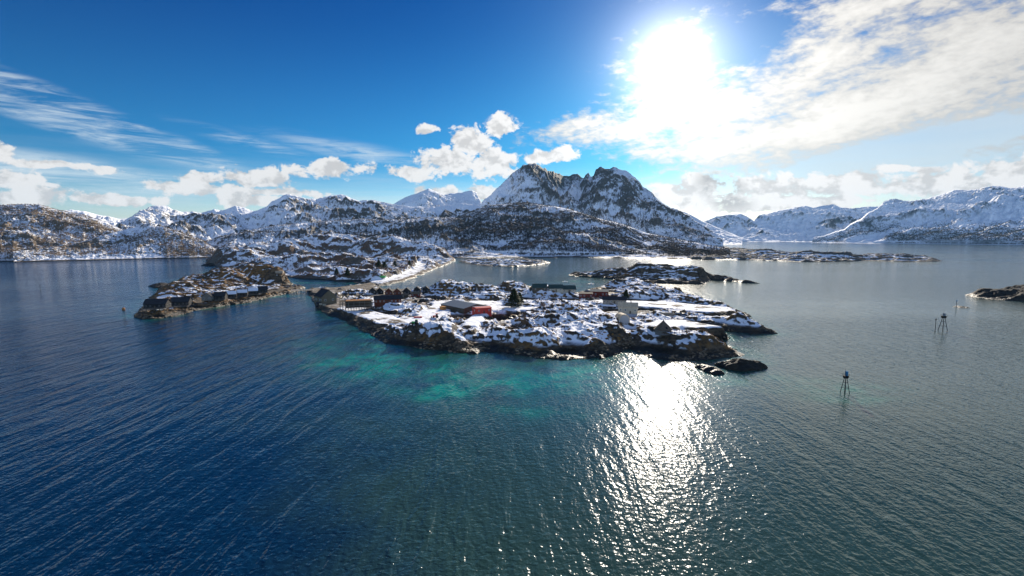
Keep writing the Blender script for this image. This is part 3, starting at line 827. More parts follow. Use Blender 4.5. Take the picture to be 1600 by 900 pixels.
hm = bpy.data.materials.new('sea_air')
hm.use_nodes = True
hm.node_tree.nodes.clear()
hb = NB(hm.node_tree)
pvn = hb.n('ShaderNodeVolumePrincipled', {'Color': (0.28, 0.62, 1.0, 1), 'Density': 0.0000115, 'Anisotropy': 0.1})
hb.n('ShaderNodeOutputMaterial', {'Volume': pvn.outputs[0]})
hv_ = [(x_, y_, z_) for z_ in (-7.0, 1100.0) for x_, y_ in ((-13000, -800), (13000, -800), (13000, 12500), (-13000, 12500))]
hmesh = bpy.data.meshes.new('haze')
hmesh.from_pydata(hv_, [], [(3, 2, 1, 0), (4, 5, 6, 7), (0, 1, 5, 4), (1, 2, 6, 5), (2, 3, 7, 6), (3, 0, 4, 7)])
hmesh.materials.append(hm)
ho = bpy.data.objects.new('haze', hmesh)
C.objects.link(ho)
ho['kind'] = 'stuff'
ho['label'] = 'thin bluish air between the island and the far mountains'
ho['category'] = 'haze'

#OBJECTS#
# ------------------------------------------------------------------ finding the ground
def H(x, y):
    x = np.atleast_1d(np.asarray(x, float))
    y = np.atleast_1d(np.asarray(y, float))
    z = np.full(x.shape, -5.0)
    for k, (poly, fn) in LANDS.items():
        pa = np.array(poly)
        m = (x > pa[:, 0].min() - 10) & (x < pa[:, 0].max() + 10) & (y > pa[:, 1].min() - 10) & (y < pa[:, 1].max() + 10)
        if m.any():
            z[m] = np.maximum(z[m], fn(x[m], y[m])[0])
    return z


def hit(px, py):
    """first ground point seen through a place of the photograph"""
    d = ray(px, py)
    t = np.arange(200.0, 2400.0, 0.7)
    X, Y, Z = d[0] * t, d[1] * t, CAMH + d[2] * t
    h = np.maximum(H(X, Y), 0)
    k = np.argmax(Z <= h)
    if not (Z <= h).any():
        x, y = ground(px, py)
        return x, y, 0.0
    return float(X[k]), float(Y[k]), float(h[k])


# ------------------------------------------------------------------ plain materials
def mat(name, c, rough=0.8, var=0.25, sc_=1.2, metal=0.0, stretch=(1, 1, 1), c2=None, dirt=0.0):
    m, b = new_mat(name)
    tcn = b.n('ShaderNodeTexCoord')
    v = b.mapping(tcn.outputs['Object'], scale=stretch)
    n = b.noise(v, sc_, 5, 0.6)
    lo = tuple(x * (1 - var) for x in c) + (1,)
    hi = tuple(min(x * (1 + var), 1) for x in (c2 or c)) + (1,)
    colr = b.mix(b.ss(n, 0.3, 0.7), lo, hi)
    pb = b.n('ShaderNodeBsdfPrincipled', {'Base Color': colr, 'Roughness': rough, 'Metallic': metal})
    pb.inputs['Specular IOR Level'].default_value = 0.35
    if rough > 0.65:
        pb.inputs['Specular IOR Level'].default_value = 0.08
    b.n('ShaderNodeOutputMaterial', {'Surface': pb.outputs[0]})
    return m


M = dict(
    black=mat('black_stained_wood', (0.028, 0.028, 0.030), 0.75, 0.4, 2, stretch=(6, 6, 0.5)),
    darkroof=mat('dark_roof', (0.035, 0.036, 0.042), 0.9, 0.3, 1.5),
    brownroof=mat('brown_roof', (0.13, 0.10, 0.075), 0.8, 0.3, 1.5),
    tanroof=mat('tan_roof', (0.52, 0.42, 0.29), 0.8, 0.2, 1.0),
    metal=mat('grey_metal_roof', (0.115, 0.135, 0.15), 0.45, 0.22, 0.5, stretch=(1, 8, 1)),
    red=mat('red_paint', (0.14, 0.026, 0.018), 0.7, 0.3, 1.5, stretch=(6, 6, 0.6)),
    bright=mat('bright_red_paint', (0.55, 0.045, 0.03), 0.6, 0.2, 1.0),
    rust=mat('rust_brown_paint', (0.13, 0.042, 0.025), 0.7, 0.3, 1.5),
    cream=mat('cream_paint', (0.46, 0.41, 0.31), 0.7, 0.12, 1.0),
    white=mat('white_paint', (0.74, 0.74, 0.72), 0.6, 0.08, 1.0),
    olive=mat('olive_cladding', (0.16, 0.14, 0.095), 0.75, 0.2, 1.5),
    grey=mat('weathered_wood', (0.20, 0.18, 0.155), 0.85, 0.3, 1.5, stretch=(6, 6, 0.8)),
    timber=mat('dark_timber', (0.085, 0.068, 0.05), 0.85, 0.3, 2),
    orange=mat('orange_planks', (0.42, 0.19, 0.06), 0.8, 0.2, 1),
    stone=mat('pale_stone', (0.34, 0.29, 0.23), 0.85, 0.25, 1),
    glass=mat('window_glass', (0.03, 0.04, 0.055), 0.08, 0.1, 1),
    snow=mat('roof_snow', (0.84, 0.86, 0.90), 0.8, 0.04, 0.6),
    rubber=mat('black_rubber', (0.02, 0.02, 0.02), 0.8, 0.1, 1),
    green=mat('green_paint', (0.05, 0.34, 0.08), 0.6, 0.2, 1),
    dgreen=mat('dark_green_roof', (0.028, 0.055, 0.05), 0.6, 0.2, 1),
    steel=mat('dark_steel', (0.045, 0.045, 0.05), 0.5, 0.2, 1, metal=0.3),
    blue=mat('blue_lantern_glass', (0.05, 0.22, 0.40), 0.3, 0.1, 1),
    carA=mat('graphite_car_paint', (0.04, 0.045, 0.055), 0.3, 0.05, 1),
    carB=mat('silver_car_paint', (0.35, 0.36, 0.37), 0.3, 0.05, 1),
    carC=mat('dark_blue_car_paint', (0.03, 0.05, 0.10), 0.3, 0.05, 1),
    needles=mat('spruce_needles', (0.018, 0.030, 0.012), 0.9, 0.4, 2, c2=(0.04, 0.052, 0.02)),
    bark=mat('bark', (0.09, 0.065, 0.05), 0.9, 0.3, 3),
    twig=mat('bare_birch_twigs', (0.115, 0.075, 0.062), 0.95, 0.3, 0.05),
    twigd=mat('dark_birch_twigs', (0.065, 0.056, 0.052), 0.95, 0.3, 0.02),
    twigw=mat('warm_birch_twigs', (0.20, 0.145, 0.10), 0.95, 0.3, 0.02),
    heath=mat('juniper_scrub', (0.085, 0.058, 0.024), 0.95, 0.5, 0.08, c2=(0.19, 0.10, 0.035)),
    boulder=mat('shore_boulder', (0.055, 0.047, 0.038), 0.85, 0.5, 0.4, c2=(0.20, 0.15, 0.10)),
)


# ------------------------------------------------------------------ mesh helpers
class MB:
    def __init__(self):
        self.v, self.f = [], []

    def quadbox(self, p):          # 8 points: bottom 4 ccw, top 4 ccw
        k = len(self.v)
        self.v += p
        self.f += [(k + 3, k + 2, k + 1, k), (k + 4, k + 5, k + 6, k + 7), (k, k + 1, k + 5, k + 4), (k + 1, k + 2, k + 6, k + 5), (k + 2, k + 3, k + 7, k + 6), (k + 3, k, k + 4, k + 7)]
        return self

    def box(self, c, s, rz=0):
        x, y, z = c
        hx, hy, hz = s[0] / 2, s[1] / 2, s[2] / 2
        cs, sn = cos(rz), sin(rz)
        P_ = []
        for dz_ in (-hz, hz):
            for a_, b_ in ((-hx, -hy), (hx, -hy), (hx, hy), (-hx, hy)):
                P_.append((x + a_ * cs - b_ * sn, y + a_ * sn + b_ * cs, z + dz_))
        return self.quadbox(P_)

    def tube(self, p0, p1, r0, r1=None, n=6, cap=True):
        r1 = r0 if r1 is None else r1
        a = np.array(p0, float)
        b_ = np.array(p1, float)
        d = b_ - a
        d /= np.linalg.norm(d) + 1e-9
        u = np.cross(d, (0, 0, 1.0) if abs(d[2]) < 0.9 else (1.0, 0, 0))
        u /= np.linalg.norm(u)
        w_ = np.cross(d, u)
        k = len(self.v)
        for q, r in ((a, r0), (b_, r1)):
            for i in range(n):
                t = 2 * pi * i / n
                self.v.append(tuple(q + r * (cos(t) * u + sin(t) * w_)))
        for i in range(n):
            j = (i + 1) % n
            self.f.append((k + i, k + j, k + n + j, k + n + i))
        if cap:
            self.f.append(tuple(k + n + i for i in range(n)))
            self.f.append(tuple(k + n - 1 - i for i in range(n)))
        return self

    def prism(self, prof, y0, y1):
        """profile in x,z extruded along y"""
        k = len(self.v)
        n = len(prof)
        for y in (y0, y1):
            for x, z in prof:
                self.v.append((x, y, z))
        self.f.append(tuple(range(k, k + n)))
        self.f.append(tuple(range(k + 2 * n - 1, k + n - 1, -1)))
        for i in range(n):
            j = (i + 1) % n
            self.f.append((k + j, k + i, k + n + i, k + n + j))
        return self

    def build(self, name, m, parent=None, smooth=False):
        me = bpy.data.meshes.new(name)
        me.from_pydata(self.v, [], self.f)
        me.materials.append(m)
        if smooth:
            me.polygons.foreach_set('use_smooth', np.ones(len(me.polygons), bool))
        o = bpy.data.objects.new(name, me)
        C.objects.link(o)
        if parent is not None:
            o.parent = parent
        return o


def tag(o, label, cat, group=None, kind=None):
    o['label'] = label
    o['category'] = cat
    if group:
        o['group'] = group
    if kind:
        o['kind'] = kind
    return o


def thing(name, label, cat, loc, rz=0.0, group=None):
    o = bpy.data.objects.new(name, None)
    o.empty_display_size = 0.5
    C.objects.link(o)
    o.location = loc
    o.rotation_euler = (0, 0, rz)
    return tag(o, label, cat, group)


def copy_tree(o, parent=None):
    c = o.copy()
    C.objects.link(c)
    c.parent = parent
    for ch in list(o.children):
        copy_tree(ch, c)
    return c


def house(name, label, px, py, L, Wd, hw, hr, rot, wall, roof, cat='cabin', group=None, snow=None, win=3, gwin=1, winm=None, trim=None, deck=0.0,
          stilts=0.0, chimney=False, z=None, door=True, found=2.5, over=0.45, frame=None, snow_side=0):
    """gabled building; ridge along local x; the front eave looks to -y"""
    x, y, zz = hit(px, py)
    if z is not None:
        zz = z
        x, y = ground(px, py, z)
    # push back so that the front edge, not the middle, stands at the place
    back = 0.5 * (abs(Wd * cos(rot)) + abs(L * sin(rot)))
    k = (math.hypot(x, y) + back) / math.hypot(x, y)
    x, y = x * k, y * k
    zz += stilts
    t = thing(name, label, cat, (x, y, zz), rot, group)
    hx, hy = L / 2, Wd / 2
    b = MB()
    pr = [(-hy, -found if not stilts else 0), (hy, -found if not stilts else 0), (hy, hw), (0, hw + hr), (-hy, hw)]
    k0 = len(b.v)
    for xx in (-hx, hx):
        for yy, z_ in pr:
            b.v.append((xx, yy, z_))
    b.f += [tuple(range(4, -1, -1)), tuple(range(5, 10))]
    for i in range(5):
        j = (i + 1) % 5
        b.f.append((i, j, 5 + j, 5 + i))
    b.build('wall', wall, t)
    # roof: two slabs as one mesh
    sl_ = hr / hy
    r = MB()
    th = 0.22
    ox, oy = hx + over, hy + over
    g0 = 0.02
    for xx in (-ox, ox):
        for yy, z_ in ((-oy, hw - over * sl_ + g0), (0, hw + hr + g0), (oy, hw - over * sl_ + g0), (oy, hw - over * sl_ + g0 + th), (0, hw + hr + g0 + th), (-oy, hw - over * sl_ + g0 + th)):
            r.v.append((xx, yy, z_))
    r.f += [(0, 1, 4, 5)[::-1], (1, 2, 3, 4)[::-1], (6, 7, 10, 11), (7, 8, 9, 10)]
    for i in range(6):
        j = (i + 1) % 6
        r.f.append((i, j, 6 + j, 6 + i))
    ro = r.build('roof', roof, t)
    if snow:
        for sgn in ((-1, 1) if snow == 'both' else ((-1,) if snow == 'front' else (1,))):
            s = MB()
            a0, a1 = 0.12, 0.97
            zt = hw + hr + g0 + th
            P_ = []
            for off in (0.004, 0.22):
                for xx, aa in ((-ox + 0.25, a0), (ox - 0.25, a0), (ox - 0.25, a1), (-ox + 0.25, a1)):
                    P_.append((xx, sgn * oy * aa, zt - oy * aa * sl_ + off))
            s.quadbox(P_).build('snow_layer', M['snow'], ro)
    if chimney:
        c = MB().box((hx * 0.3, 0, hw + hr + 0.55), (0.7, 0.7, 1.5))
        c.build('chimney', M['stone'], ro)
    fm = frame or M['white']

    def window(cx, cy, cz, ww, wh, axis):
        f = MB()
        g_ = MB()
        e = 0.05
        if axis == 'y':
            sgn = -1 if cy < 0 else 1
            f.box((cx, cy + sgn * e, cz), (ww, 0.1, wh)).build('window', fm, t)
            wo_ = g_.box((cx, cy + sgn * (e + 0.055), cz), (ww * 0.8, 0.05, wh * 0.8)).build('pane', M['glass'], t)
        else:
            sgn = -1 if cx < 0 else 1
            f.box((cx + sgn * e, cy, cz), (0.1, ww, wh)).build('window', fm, t)
            wo_ = g_.box((cx + sgn * (e + 0.055), cy, cz), (0.05, ww * 0.8, wh * 0.8)).build('pane', M['glass'], t)
        wo_.parent = t.children[-2] if t.children[-1] is wo_ else t
    ws = 1.1 if winm is None else winm
    for i in range(win):
        cx = -hx + L * (i + 0.5) / win
        if door and i == win // 2 and win > 1:
            MB().box((cx, -hy - 0.05, 1.05), (1.0, 0.1, 2.1)).build('door', trim or M['timber'], t)
            continue
        window(cx, -hy, hw * 0.55, ws, ws * 1.1, 'y')
    for sgn in (-1, 1):
        for i in range(gwin):
            cy = -hy + Wd * (i + 0.5) / gwin
            window(sgn * hx, cy, hw * 0.55, ws, ws * 1.1, 'x')
    if deck:
        d = MB().box((0, -hy - deck / 2 - 0.11, -0.12), (L + 1.0, deck, 0.2))
        d.build('deck', M['grey'], t)
        rl = MB()
        yr_ = -hy - deck
        rl.box((0, yr_, 1.0), (L + 1.0, 0.1, 0.1))
        rl.box((0, yr_, 0.55), (L + 1.0, 0.06, 0.06))
        nps = max(int(L / 2.2), 3)
        for i in range(nps + 1):
            rl.box((-hx - 0.45 + (L + 0.9) * i / nps, yr_, 0.5), (0.12, 0.12, 1.05))
        rl.build('railing', M['grey'], t)
    if stilts:
        nps = max(int(L / 3), 2)
        for i in range(nps + 1):
            for yy in ((-hy - deck + 0.15, hy - 0.3) if deck else (-hy + 0.2, hy - 0.3)):
                xx = -hx + 0.2 + (L - 0.4) * i / nps
                MB().box((xx, yy, -stilts / 2 - 1.3), (0.28, 0.28, stilts + 2.5)).build('stilt', M['timber'], t)
    return t


R = radians
# ---- cabins on the islet
GC = 'dark rental cabins on the islet'
house('rental_cabin', 'black cabin on stilts at the outermost tip of the islet', 247, 487, 15, 9, 3.6, 3.2, R(10), M['black'], M['darkroof'], 'cabin', GC, None, 5, 2, deck=2.6, stilts=1.8, frame=M['grey'])
house('rental_cabin', 'black cabin on stilts, second from the outer tip of the islet', 284, 482, 14, 9, 3.6, 3.2, R(12), M['black'], M['darkroof'], 'cabin', GC, None, 5, 2, deck=2.6, stilts=1.8, frame=M['grey'])
house('rental_cabin', 'dark cabin with a pale grey gable beside the narrow snowy gap on the islet', 326, 474, 9, 8, 3.6, 3.0, R(14 + 90), M['grey'], M['darkroof'], 'cabin', GC, None, 2, 2, deck=0, stilts=1.4, frame=M['white'])
house('rental_cabin', 'dark cabin standing between the pale grey gable and the snow roofed row', 345, 471, 9, 8, 3.6, 3.0, R(14), M['black'], M['darkroof'], 'cabin', GC, None, 3, 1, deck=2.0, stilts=1.2, frame=M['grey'])
for i, (px, py, sn, lab) in enumerate([(362, 467.5, 'front', 'snow roofed cabin at the outer end of the islet row'), (379, 465, 'front', 'snow roofed cabin in the middle of the islet row'),
                                  (396, 462, 'front', 'snow roofed cabin just below the brown knoll'), (411, 459.5, None, 'bare roofed cabin nearest the stone causeway')]):
    house('rental_cabin', lab, px, py, 8.5, 8, 3.4, 2.8, R(25), M['black'], M['darkroof'], 'cabin', GC, sn, 3, 1, deck=2.0, stilts=1.0, frame=M['grey'])

# ---- western quay
house('gabled_warehouse', 'tall black gabled warehouse with an olive gable by the quay edge', 509, 476, 17, 13, 6.5, 5.5, R(-50), M['olive'], M['darkroof'], 'warehouse', None, None, 5, 2, winm=1.5, door=True)
house('storage_shed', 'low dark shed leaning against the black gabled warehouse', 499, 479, 6, 4, 2.4, 1.0, R(-50), M['black'], M['darkroof'], 'shed', None, None, 1, 1, door=False)

# timber rack building on posts
x, y, z0 = hit(557, 486)
k = (math.hypot(x, y) + 4) / math.hypot(x, y)
rb = thing('timber_pier_building', 'open timber building on tall posts with an orange plank top', 'building', (x * k, y * k, z0), R(20))
MB().box((0, 0, 7.4), (24, 10, 0.3)).build('platform', M['timber'], rb)
MB().box((1.5, 0.4, 7.75), (18, 7.6, 0.35)).build('roof', M['orange'], rb)
MB().box((2.0, 2.0, 4.6), (19, 5.0, 5.2)).build('wall', M['timber'], rb)
bm_ = MB()
for zz in (2.0, 4.2, 6.4):
    for yy in (-4.8, 4.8):
        bm_.box((0, yy, zz), (24, 0.18, 0.22))
bm_.build('crossbeam', M['grey'], rb)
for i in range(13):
    for yy in (-4.7, 4.7):
        MB().box((-11.7 + 23.4 * i / 12, yy, 3.2), (0.26, 0.26, 8.2)).build('post', M['grey'] if i % 2 else M['timber'], rb)
rg_ = MB()
for yy in (-4.85, 4.85):
    rg_.box((0, yy, 8.5), (24, 0.1, 0.1))
    for i in range(13):
        rg_.box((-11.9 + 23.8 * i / 12, yy, 8.0), (0.12, 0.12, 1.0))
rg_.build('railing', M['grey'], rb)

house('row_house', 'long rust red building with dark roof in front of the row of quay cabins', 606, 475, 21, 7.5, 3.4, 2.6, R(16), M['rust'], M['darkroof'], 'house', None, None, 7, 2, winm=1.0)
GQ = 'small gabled cabins along the back of the quay'
for i, (px, py, wl_, lab) in enumerate([(583, 460, 'black', 'black gabled cabin at the western end of the quay row'), (594, 460, 'black', 'black gabled cabin, second in the quay row'),
                                   (608, 461, 'rust', 'rust red gabled cabin in the quay row, next to the black pair'), (621, 461, 'rust', 'rust red gabled cabin, the eastern one of the quay row'),
                                   (636, 460, 'black', 'dark gabled cabin just past the rust red pair'), (652, 458, 'black', 'dark gabled cabin behind the small red hut'),
                                   (666, 458, 'black', 'dark gabled cabin at the eastern end of the quay row')]):
    house('quay_cabin', lab, px, py, 8, 7.2, 3.2, 3.2, R(90 + 8), M[wl_], M['darkroof'], 'cabin', GQ, None, 2, 2, winm=0.9)
house('red_hut', 'small bright red hut with snow on its roof by the snowy track', 650, 464, 8.5, 5, 2.8, 1.6, R(5), M['red'], M['brownroof'], 'hut', None, 'back', 3, 1)
house('brown_hut', 'small brown hut beside the bright red hut', 633, 466, 6.5, 5, 2.8, 1.2, R(8), M['timber'], M['brownroof'], 'hut', None, None, 2, 1)

# ---- the big metal shed and its red annexe
house('metal_shed', 'wide grey metal roofed shed in the middle of the island', 727, 491, 33, 24, 4.0, 2.4, R(-52), M['timber'], M['metal'], 'shed', None, None, 6, 2, winm=1.0, frame=M['grey'])
house('red_annexe', 'bright red flat annexe beside the metal roofed shed', 753, 491, 12, 7.5, 4.0, 0.5, R(28), M['bright'], M['bright'], 'annexe', None, 'back', 3, 1, over=0.1)

# ---- eastern side
GR = 'grey green roofed boathouses at the back shore'
for px, py, lab in [(843, 455, 'green roofed boathouse at the western end of the back shore'), (868, 456, 'green roofed boathouse in the middle of the back shore group'), (888, 457, 'green roofed boathouse closest to the cove')]:
    house('boathouse', lab, px, py, 13, 8, 3.0, 3.2, R(4), M['cream'] if px > 850 else M['timber'], M['dgreen'], 'boathouse', GR, None, 3, 1)
house('fish_hall', 'red waterside hall with a pale tan roof above the cove', 936, 465, 17, 11, 5.6, 1.6, R(-8), M['red'], M['tanroof'], 'hall', None, None, 5, 2, winm=1.3)
house('side_wing', 'lower red wing with pale roof edge west of the waterside hall', 915, 466, 12, 8, 3.8, 0.8, R(-4), M['red'], M['brownroof'], 'wing', None, None, 4, 1, winm=1.2)
house('long_house', 'long pale house with a dark roof beside the red waterside hall', 960, 475, 19, 7, 3.2, 2.2, R(-10), M['stone'], M['darkroof'], 'house', None, None, 7, 1, winm=1.1, frame=M['white'])
house('low_shed', 'low black shed under a thick cover of snow', 949, 484, 14, 5, 2.2, 0.8, R(-18), M['black'], M['darkroof'], 'shed', None, 'both', 3, 1, door=False)
house('cream_house', 'cream two storey house with a tan roof at the plaza corner', 981, 491, 14, 9, 5.0, 2.8, R(-14), M['cream'], M['tanroof'], 'house', None, None, 4, 2, chimney=True, winm=1.2, frame=M['white'])
# arched boat shelter
x, y, z0 = hit(972, 504)
k = (math.hypot(x, y) + 4) / math.hypot(x, y)
bs = thing('arched_shelter', 'small arched shelter with a pale grey front below the cream house', 'shelter', (x * k, y * k, z0), R(8))
pr = [(-3.6, -1.5), (3.6, -1.5), (3.6, 2.0)] + [(3.6 * cos(a), 2.0 + 3.0 * sin(a)) for a in np.linspace(0, pi, 13)[1:-1]] + [(-3.6, 2.0)]
MB().prism(pr, -4, 4).build('wall', M['tanroof'], bs)
pr2 = [(-2.9, -1.4), (2.9, -1.4), (2.9, 1.9)] + [(2.9 * cos(a), 1.9 + 2.4 * sin(a)) for a in np.linspace(0, pi, 13)[1:-1]] + [(-2.9, 1.9)]
MB().prism(pr2, -4.12, -4.003).build('door', M['carB'], bs)

# pavilion
x, y, z0 = hit(1036, 522)
k = (math.hypot(x, y) + 5) / math.hypot(x, y)
pv = thing('pointed_pavilion', 'pointed octagonal pavilion on the southern headland', 'pavilion', (x * k, y * k, z0), R(10))
b = MB()
n_ = 8
for rr_, zz in ((4.6, -1.5), (4.6, 1.3)):
    b.v += [(rr_ * cos(2 * pi * i / n_), rr_ * sin(2 * pi * i / n_), zz) for i in range(n_)]
b.f += [(i, (i + 1) % n_, n_ + (i + 1) % n_, n_ + i) for i in range(n_)] + [tuple(range(n_, 2 * n_))]
b.build('wall', M['grey'], pv)
b = MB()
b.v += [(5.4 * cos(2 * pi * i / n_), 5.4 * sin(2 * pi * i / n_), 1.25) for i in range(n_)]
b.v += [(0.6 * cos(2 * pi * i / n_), 0.6 * sin(2 * pi * i / n_), 5.6) for i in range(n_)]
b.f += [(i, (i + 1) % n_, n_ + (i + 1) % n_, n_ + i) for i in range(n_)] + [tuple(range(n_, 2 * n_)), tuple(range(n_ - 1, -1, -1))]
rf_ = b.build('roof', M['brownroof'], pv)
MB().tube((0, 0, 5.6), (0, 0, 6.9), 0.45, 0.08, 6).build('finial', M['darkroof'], rf_)
MB().quadbox([(-1.3, -5.3, -0.2), (1.3, -5.3, -0.2), (1.1, -4.4, -0.2), (-1.1, -4.4, -0.2), (-0.35, -3.9, 3.1), (0.35, -3.9, 3.1), (0.3, -3.0, 3.1), (-0.3, -3.0, 3.1)]).build('door', M['black'], pv)
MB().box((0.5, -6.6, -0.35), (13, 3.4, 0.25)).build('deck', M['grey'], pv)
rl = MB()
rl.box((0.5, -8.2, 0.75), (13, 0.1, 0.1))
for i in range(9):
    rl.box((-5.9 + 12.8 * i / 8, -8.2, 0.2), (0.14, 0.14, 1.1))
rl.build('railing', M['grey'], pv)
for i in range(5):
    MB().box((-5.8 + 12.6 * i / 4, -8.1, -1.8), (0.25, 0.25, 2.8)).build('stilt', M['timber'], pv)

x, y, z0 = hit(1039, 506)
fp = thing('flagpole', 'thin white flagpole behind the pointed pavilion', 'flagpole', (x, y, z0))
MB().tube((0, 0, -0.5), (0, 0, 8), 0.11, 0.06, 6).build('pole', M['grey'], fp)
MB().tube((0, 0, 8), (0, 0, 8.25), 0.13, 0.1, 6).build('cap', M['white'], fp)
MB().box((0, 0, 0.05), (0.7, 0.7, 0.3)).build('base', M['stone'], fp)

# walled basin on the plaza
x, y, z0 = hit(1037, 492)
wb = thing('plaza_enclosure', 'long open wooden enclosure on the snowy plaza', 'enclosure', (x, y, z0), R(-8))
for c_, s_ in (((0, -2, 0.6), (14, 0.3, 1.6)), ((0, 2, 0.6), (14, 0.3, 1.6)), ((-6.85, 0, 0.6), (0.3, 3.7, 1.6)), ((6.85, 0, 0.6), (0.3, 3.7, 1.6))):
    MB().box(c_, s_).build('wall', M['grey'], wb)
MB().box((0, 0, 0.1), (13.4, 3.7, 0.3)).build('floor', M['timber'], wb)

# plaza fence: each post a part
x, y, z0 = hit(1012, 489)
pf = thing('picket_fence', 'short fence of dark pickets standing on the snowy plaza', 'fence', (x, y, z0), R(28))
for i in range(8):
    MB().box((-5 + 10 * i / 7, 0, 0.6), (0.2, 0.2, 1.6)).build('post', M['timber'], pf)
MB().box((0, 0.13, 1.1), (10.4, 0.06, 0.14)).build('rail', M['timber'], pf)


# ---- vehicles
def car(label, px, py, rz, paint, group='cars parked on the island', van=False, first=None):
    x, y, z0 = hit(px, py)
    if first is not None:
        t = copy_tree(first)
        t.location = (x, y, z0)
        t.rotation_euler = (0, 0, rz)
        t['label'] = label
        for ch in t.children:
            if ch.name.startswith('body'):
                ch.data = ch.data.copy()
                ch.data.materials.clear()
                ch.data.materials.append(paint)
        return t
    t = thing('parked_car', label, 'car', (x, y, z0), rz, group)
    side = [(-2.2, 0.35), (2.2, 0.35), (2.25, 0.8), (1.3, 0.98), (0.7, 1.5), (-1.3, 1.52), (-2.1, 1.0), (-2.25, 0.7)]
    b = MB()
    b.prism(side, -0.88, 0.88)
    b.build('body', paint, t)
    for yy in (-0.9, 0.9):
        b = MB()
        b.prism([(-1.75, 1.0), (1.1, 1.0), (0.62, 1.42), (-1.2, 1.44)], yy - 0.015 * (1 if yy > 0 else 1), yy + 0.015)
        b.build('window', M['glass'], t)
    b = MB().quadbox([(1.18, -0.75, 1.0), (1.25, -0.75, 1.0), (1.25, 0.75, 1.0), (1.18, 0.75, 1.0), (0.72, -0.7, 1.46), (0.8, -0.7, 1.46), (0.8, 0.7, 1.46), (0.72, 0.7, 1.46)])
    b.build('windscreen', M['glass'], t)
    for xx in (-1.35, 1.4):
        for yy in (-0.86, 0.86):
            wh = MB().tube((xx, yy - 0.11, 0.33), (xx, yy + 0.11, 0.33), 0.33, None, 12).build('wheel', M['rubber'], t)
            MB().tube((xx, yy * 1.135 - 0.01, 0.33), (xx, yy * 1.135 + 0.02, 0.33), 0.19, None, 8).build('rim', M['carB'], wh)
    return t


cA = car('graphite car parked closest to the channel behind the warehouse', 531, 452.5, R(20), M['carA'])
car('dark blue car parked beside the open rack building on the quay', 541, 459.5, R(-12), M['carC'], first=cA)
car('silver car parked beside the warehouse gable', 527, 466, R(25), M['carB'], first=cA)
car('graphite car parked in front of the quay cabins', 568, 456, R(35), M['carA'], first=cA)
car('silver car parked on the plaza past the long wooden enclosure', 1060, 492, R(-10), M['carB'], first=cA)
car('dark blue car at the eastern end of the snowy plaza', 1068, 493, R(-14), M['carC'], first=cA)


def tractor(label, px, py, rz, paint, cat='tractor'):
    x, y, z0 = hit(px, py)
    t = thing('farm_tractor', label, cat, (x, y, z0), rz)
    MB().box((1.0, 0, 1.25), (2.2, 1.1, 1.0)).build('bonnet', paint, t)
    MB().quadbox([(-1.4, -0.8, 0.9), (0.1, -0.8, 0.9), (0.1, 0.8, 0.9), (-1.4, 0.8, 0.9), (-1.2, -0.7, 2.8), (-0.1, -0.7, 2.8), (-0.1, 0.7, 2.8), (-1.2, 0.7, 2.8)]).build('cab', M['glass'], t)
    MB().box((-0.65, 0, 2.86), (1.5, 1.7, 0.12)).build('roof', paint, t)
    for yy in (-1.0, 1.0):
        MB().tube((-0.9, yy - 0.22, 0.8), (-0.9, yy + 0.22, 0.8), 0.8, None, 14).build('wheel', M['rubber'], t)
        MB().tube((1.5, yy * 0.8 - 0.15, 0.5), (1.5, yy * 0.8 + 0.15, 0.5), 0.5, None, 12).build('wheel', M['rubber'], t)
    MB().box((2.9, 0, 0.7), (0.5, 2.4, 0.9)).build('bucket', M['steel'], t)
    return t


tractor('red and dark tractor standing on the snowy track west of the metal shed', 681, 497, R(200), M['bright'])
tractor('small green tractor at the bend of the shore track', 649, 507, R(170), M['green'])


def pallet_boxes(name, label, px, py, rz, m, s=(3.0, 2.2, 1.6), cat='crate'):
    x, y, z0 = hit(px, py)
    t = thing(name, label, cat, (x, y, z0), rz)
    MB().box((0, 0, s[2] / 2 + 0.15), s).build('body', m, t)
    MB().box((0, 0, s[2] + 0.2), (s[0] + 0.15, s[1] + 0.15, 0.1)).build('lid', m, t)
    rb_ = MB()
    for i in range(4):
        rb_.box((-s[0] / 2 + s[0] * (i + 0.5) / 4, -s[1] / 2 - 0.04, s[2] / 2 + 0.15), (0.14, 0.06, s[2] * 0.95))
    rb_.build('batten', m, t)
    MB().box((0, 0, 0.05), (s[0], s[1], 0.2)).build('base', M['timber'], t)
    return t


pallet_boxes('storage_crate', 'orange brown crate at the western corner of the metal shed', 692, 484, R(-38), M['orange'], (4, 3, 2.4))
pallet_boxes('pile_of_planks', 'low red plank pile on the snow above the shore track', 653, 496.5, R(15), M['bright'], (5.5, 1.2, 0.5), 'plank pile')
pallet_boxes('quay_crate', 'pale crate on the quay edge before the black warehouse', 501, 477, R(20), M['cream'], (2.4, 1.8, 1.5))
pallet_boxes('quay_crate', 'pale crate on the quay below the warehouse gable', 507, 478, R(60), M['cream'], (2.0, 1.8, 1.2))
pallet_boxes('skip_container', 'bright green container beside the road on the peninsula', 598, 434, R(-5), M['green'], (8, 4, 2.2), 'container')
pallet_boxes('pump_house', 'pale boxy hut beside the channel on the peninsula', 437, 428, R(5), M['stone'], (9, 5, 3.0), 'hut')


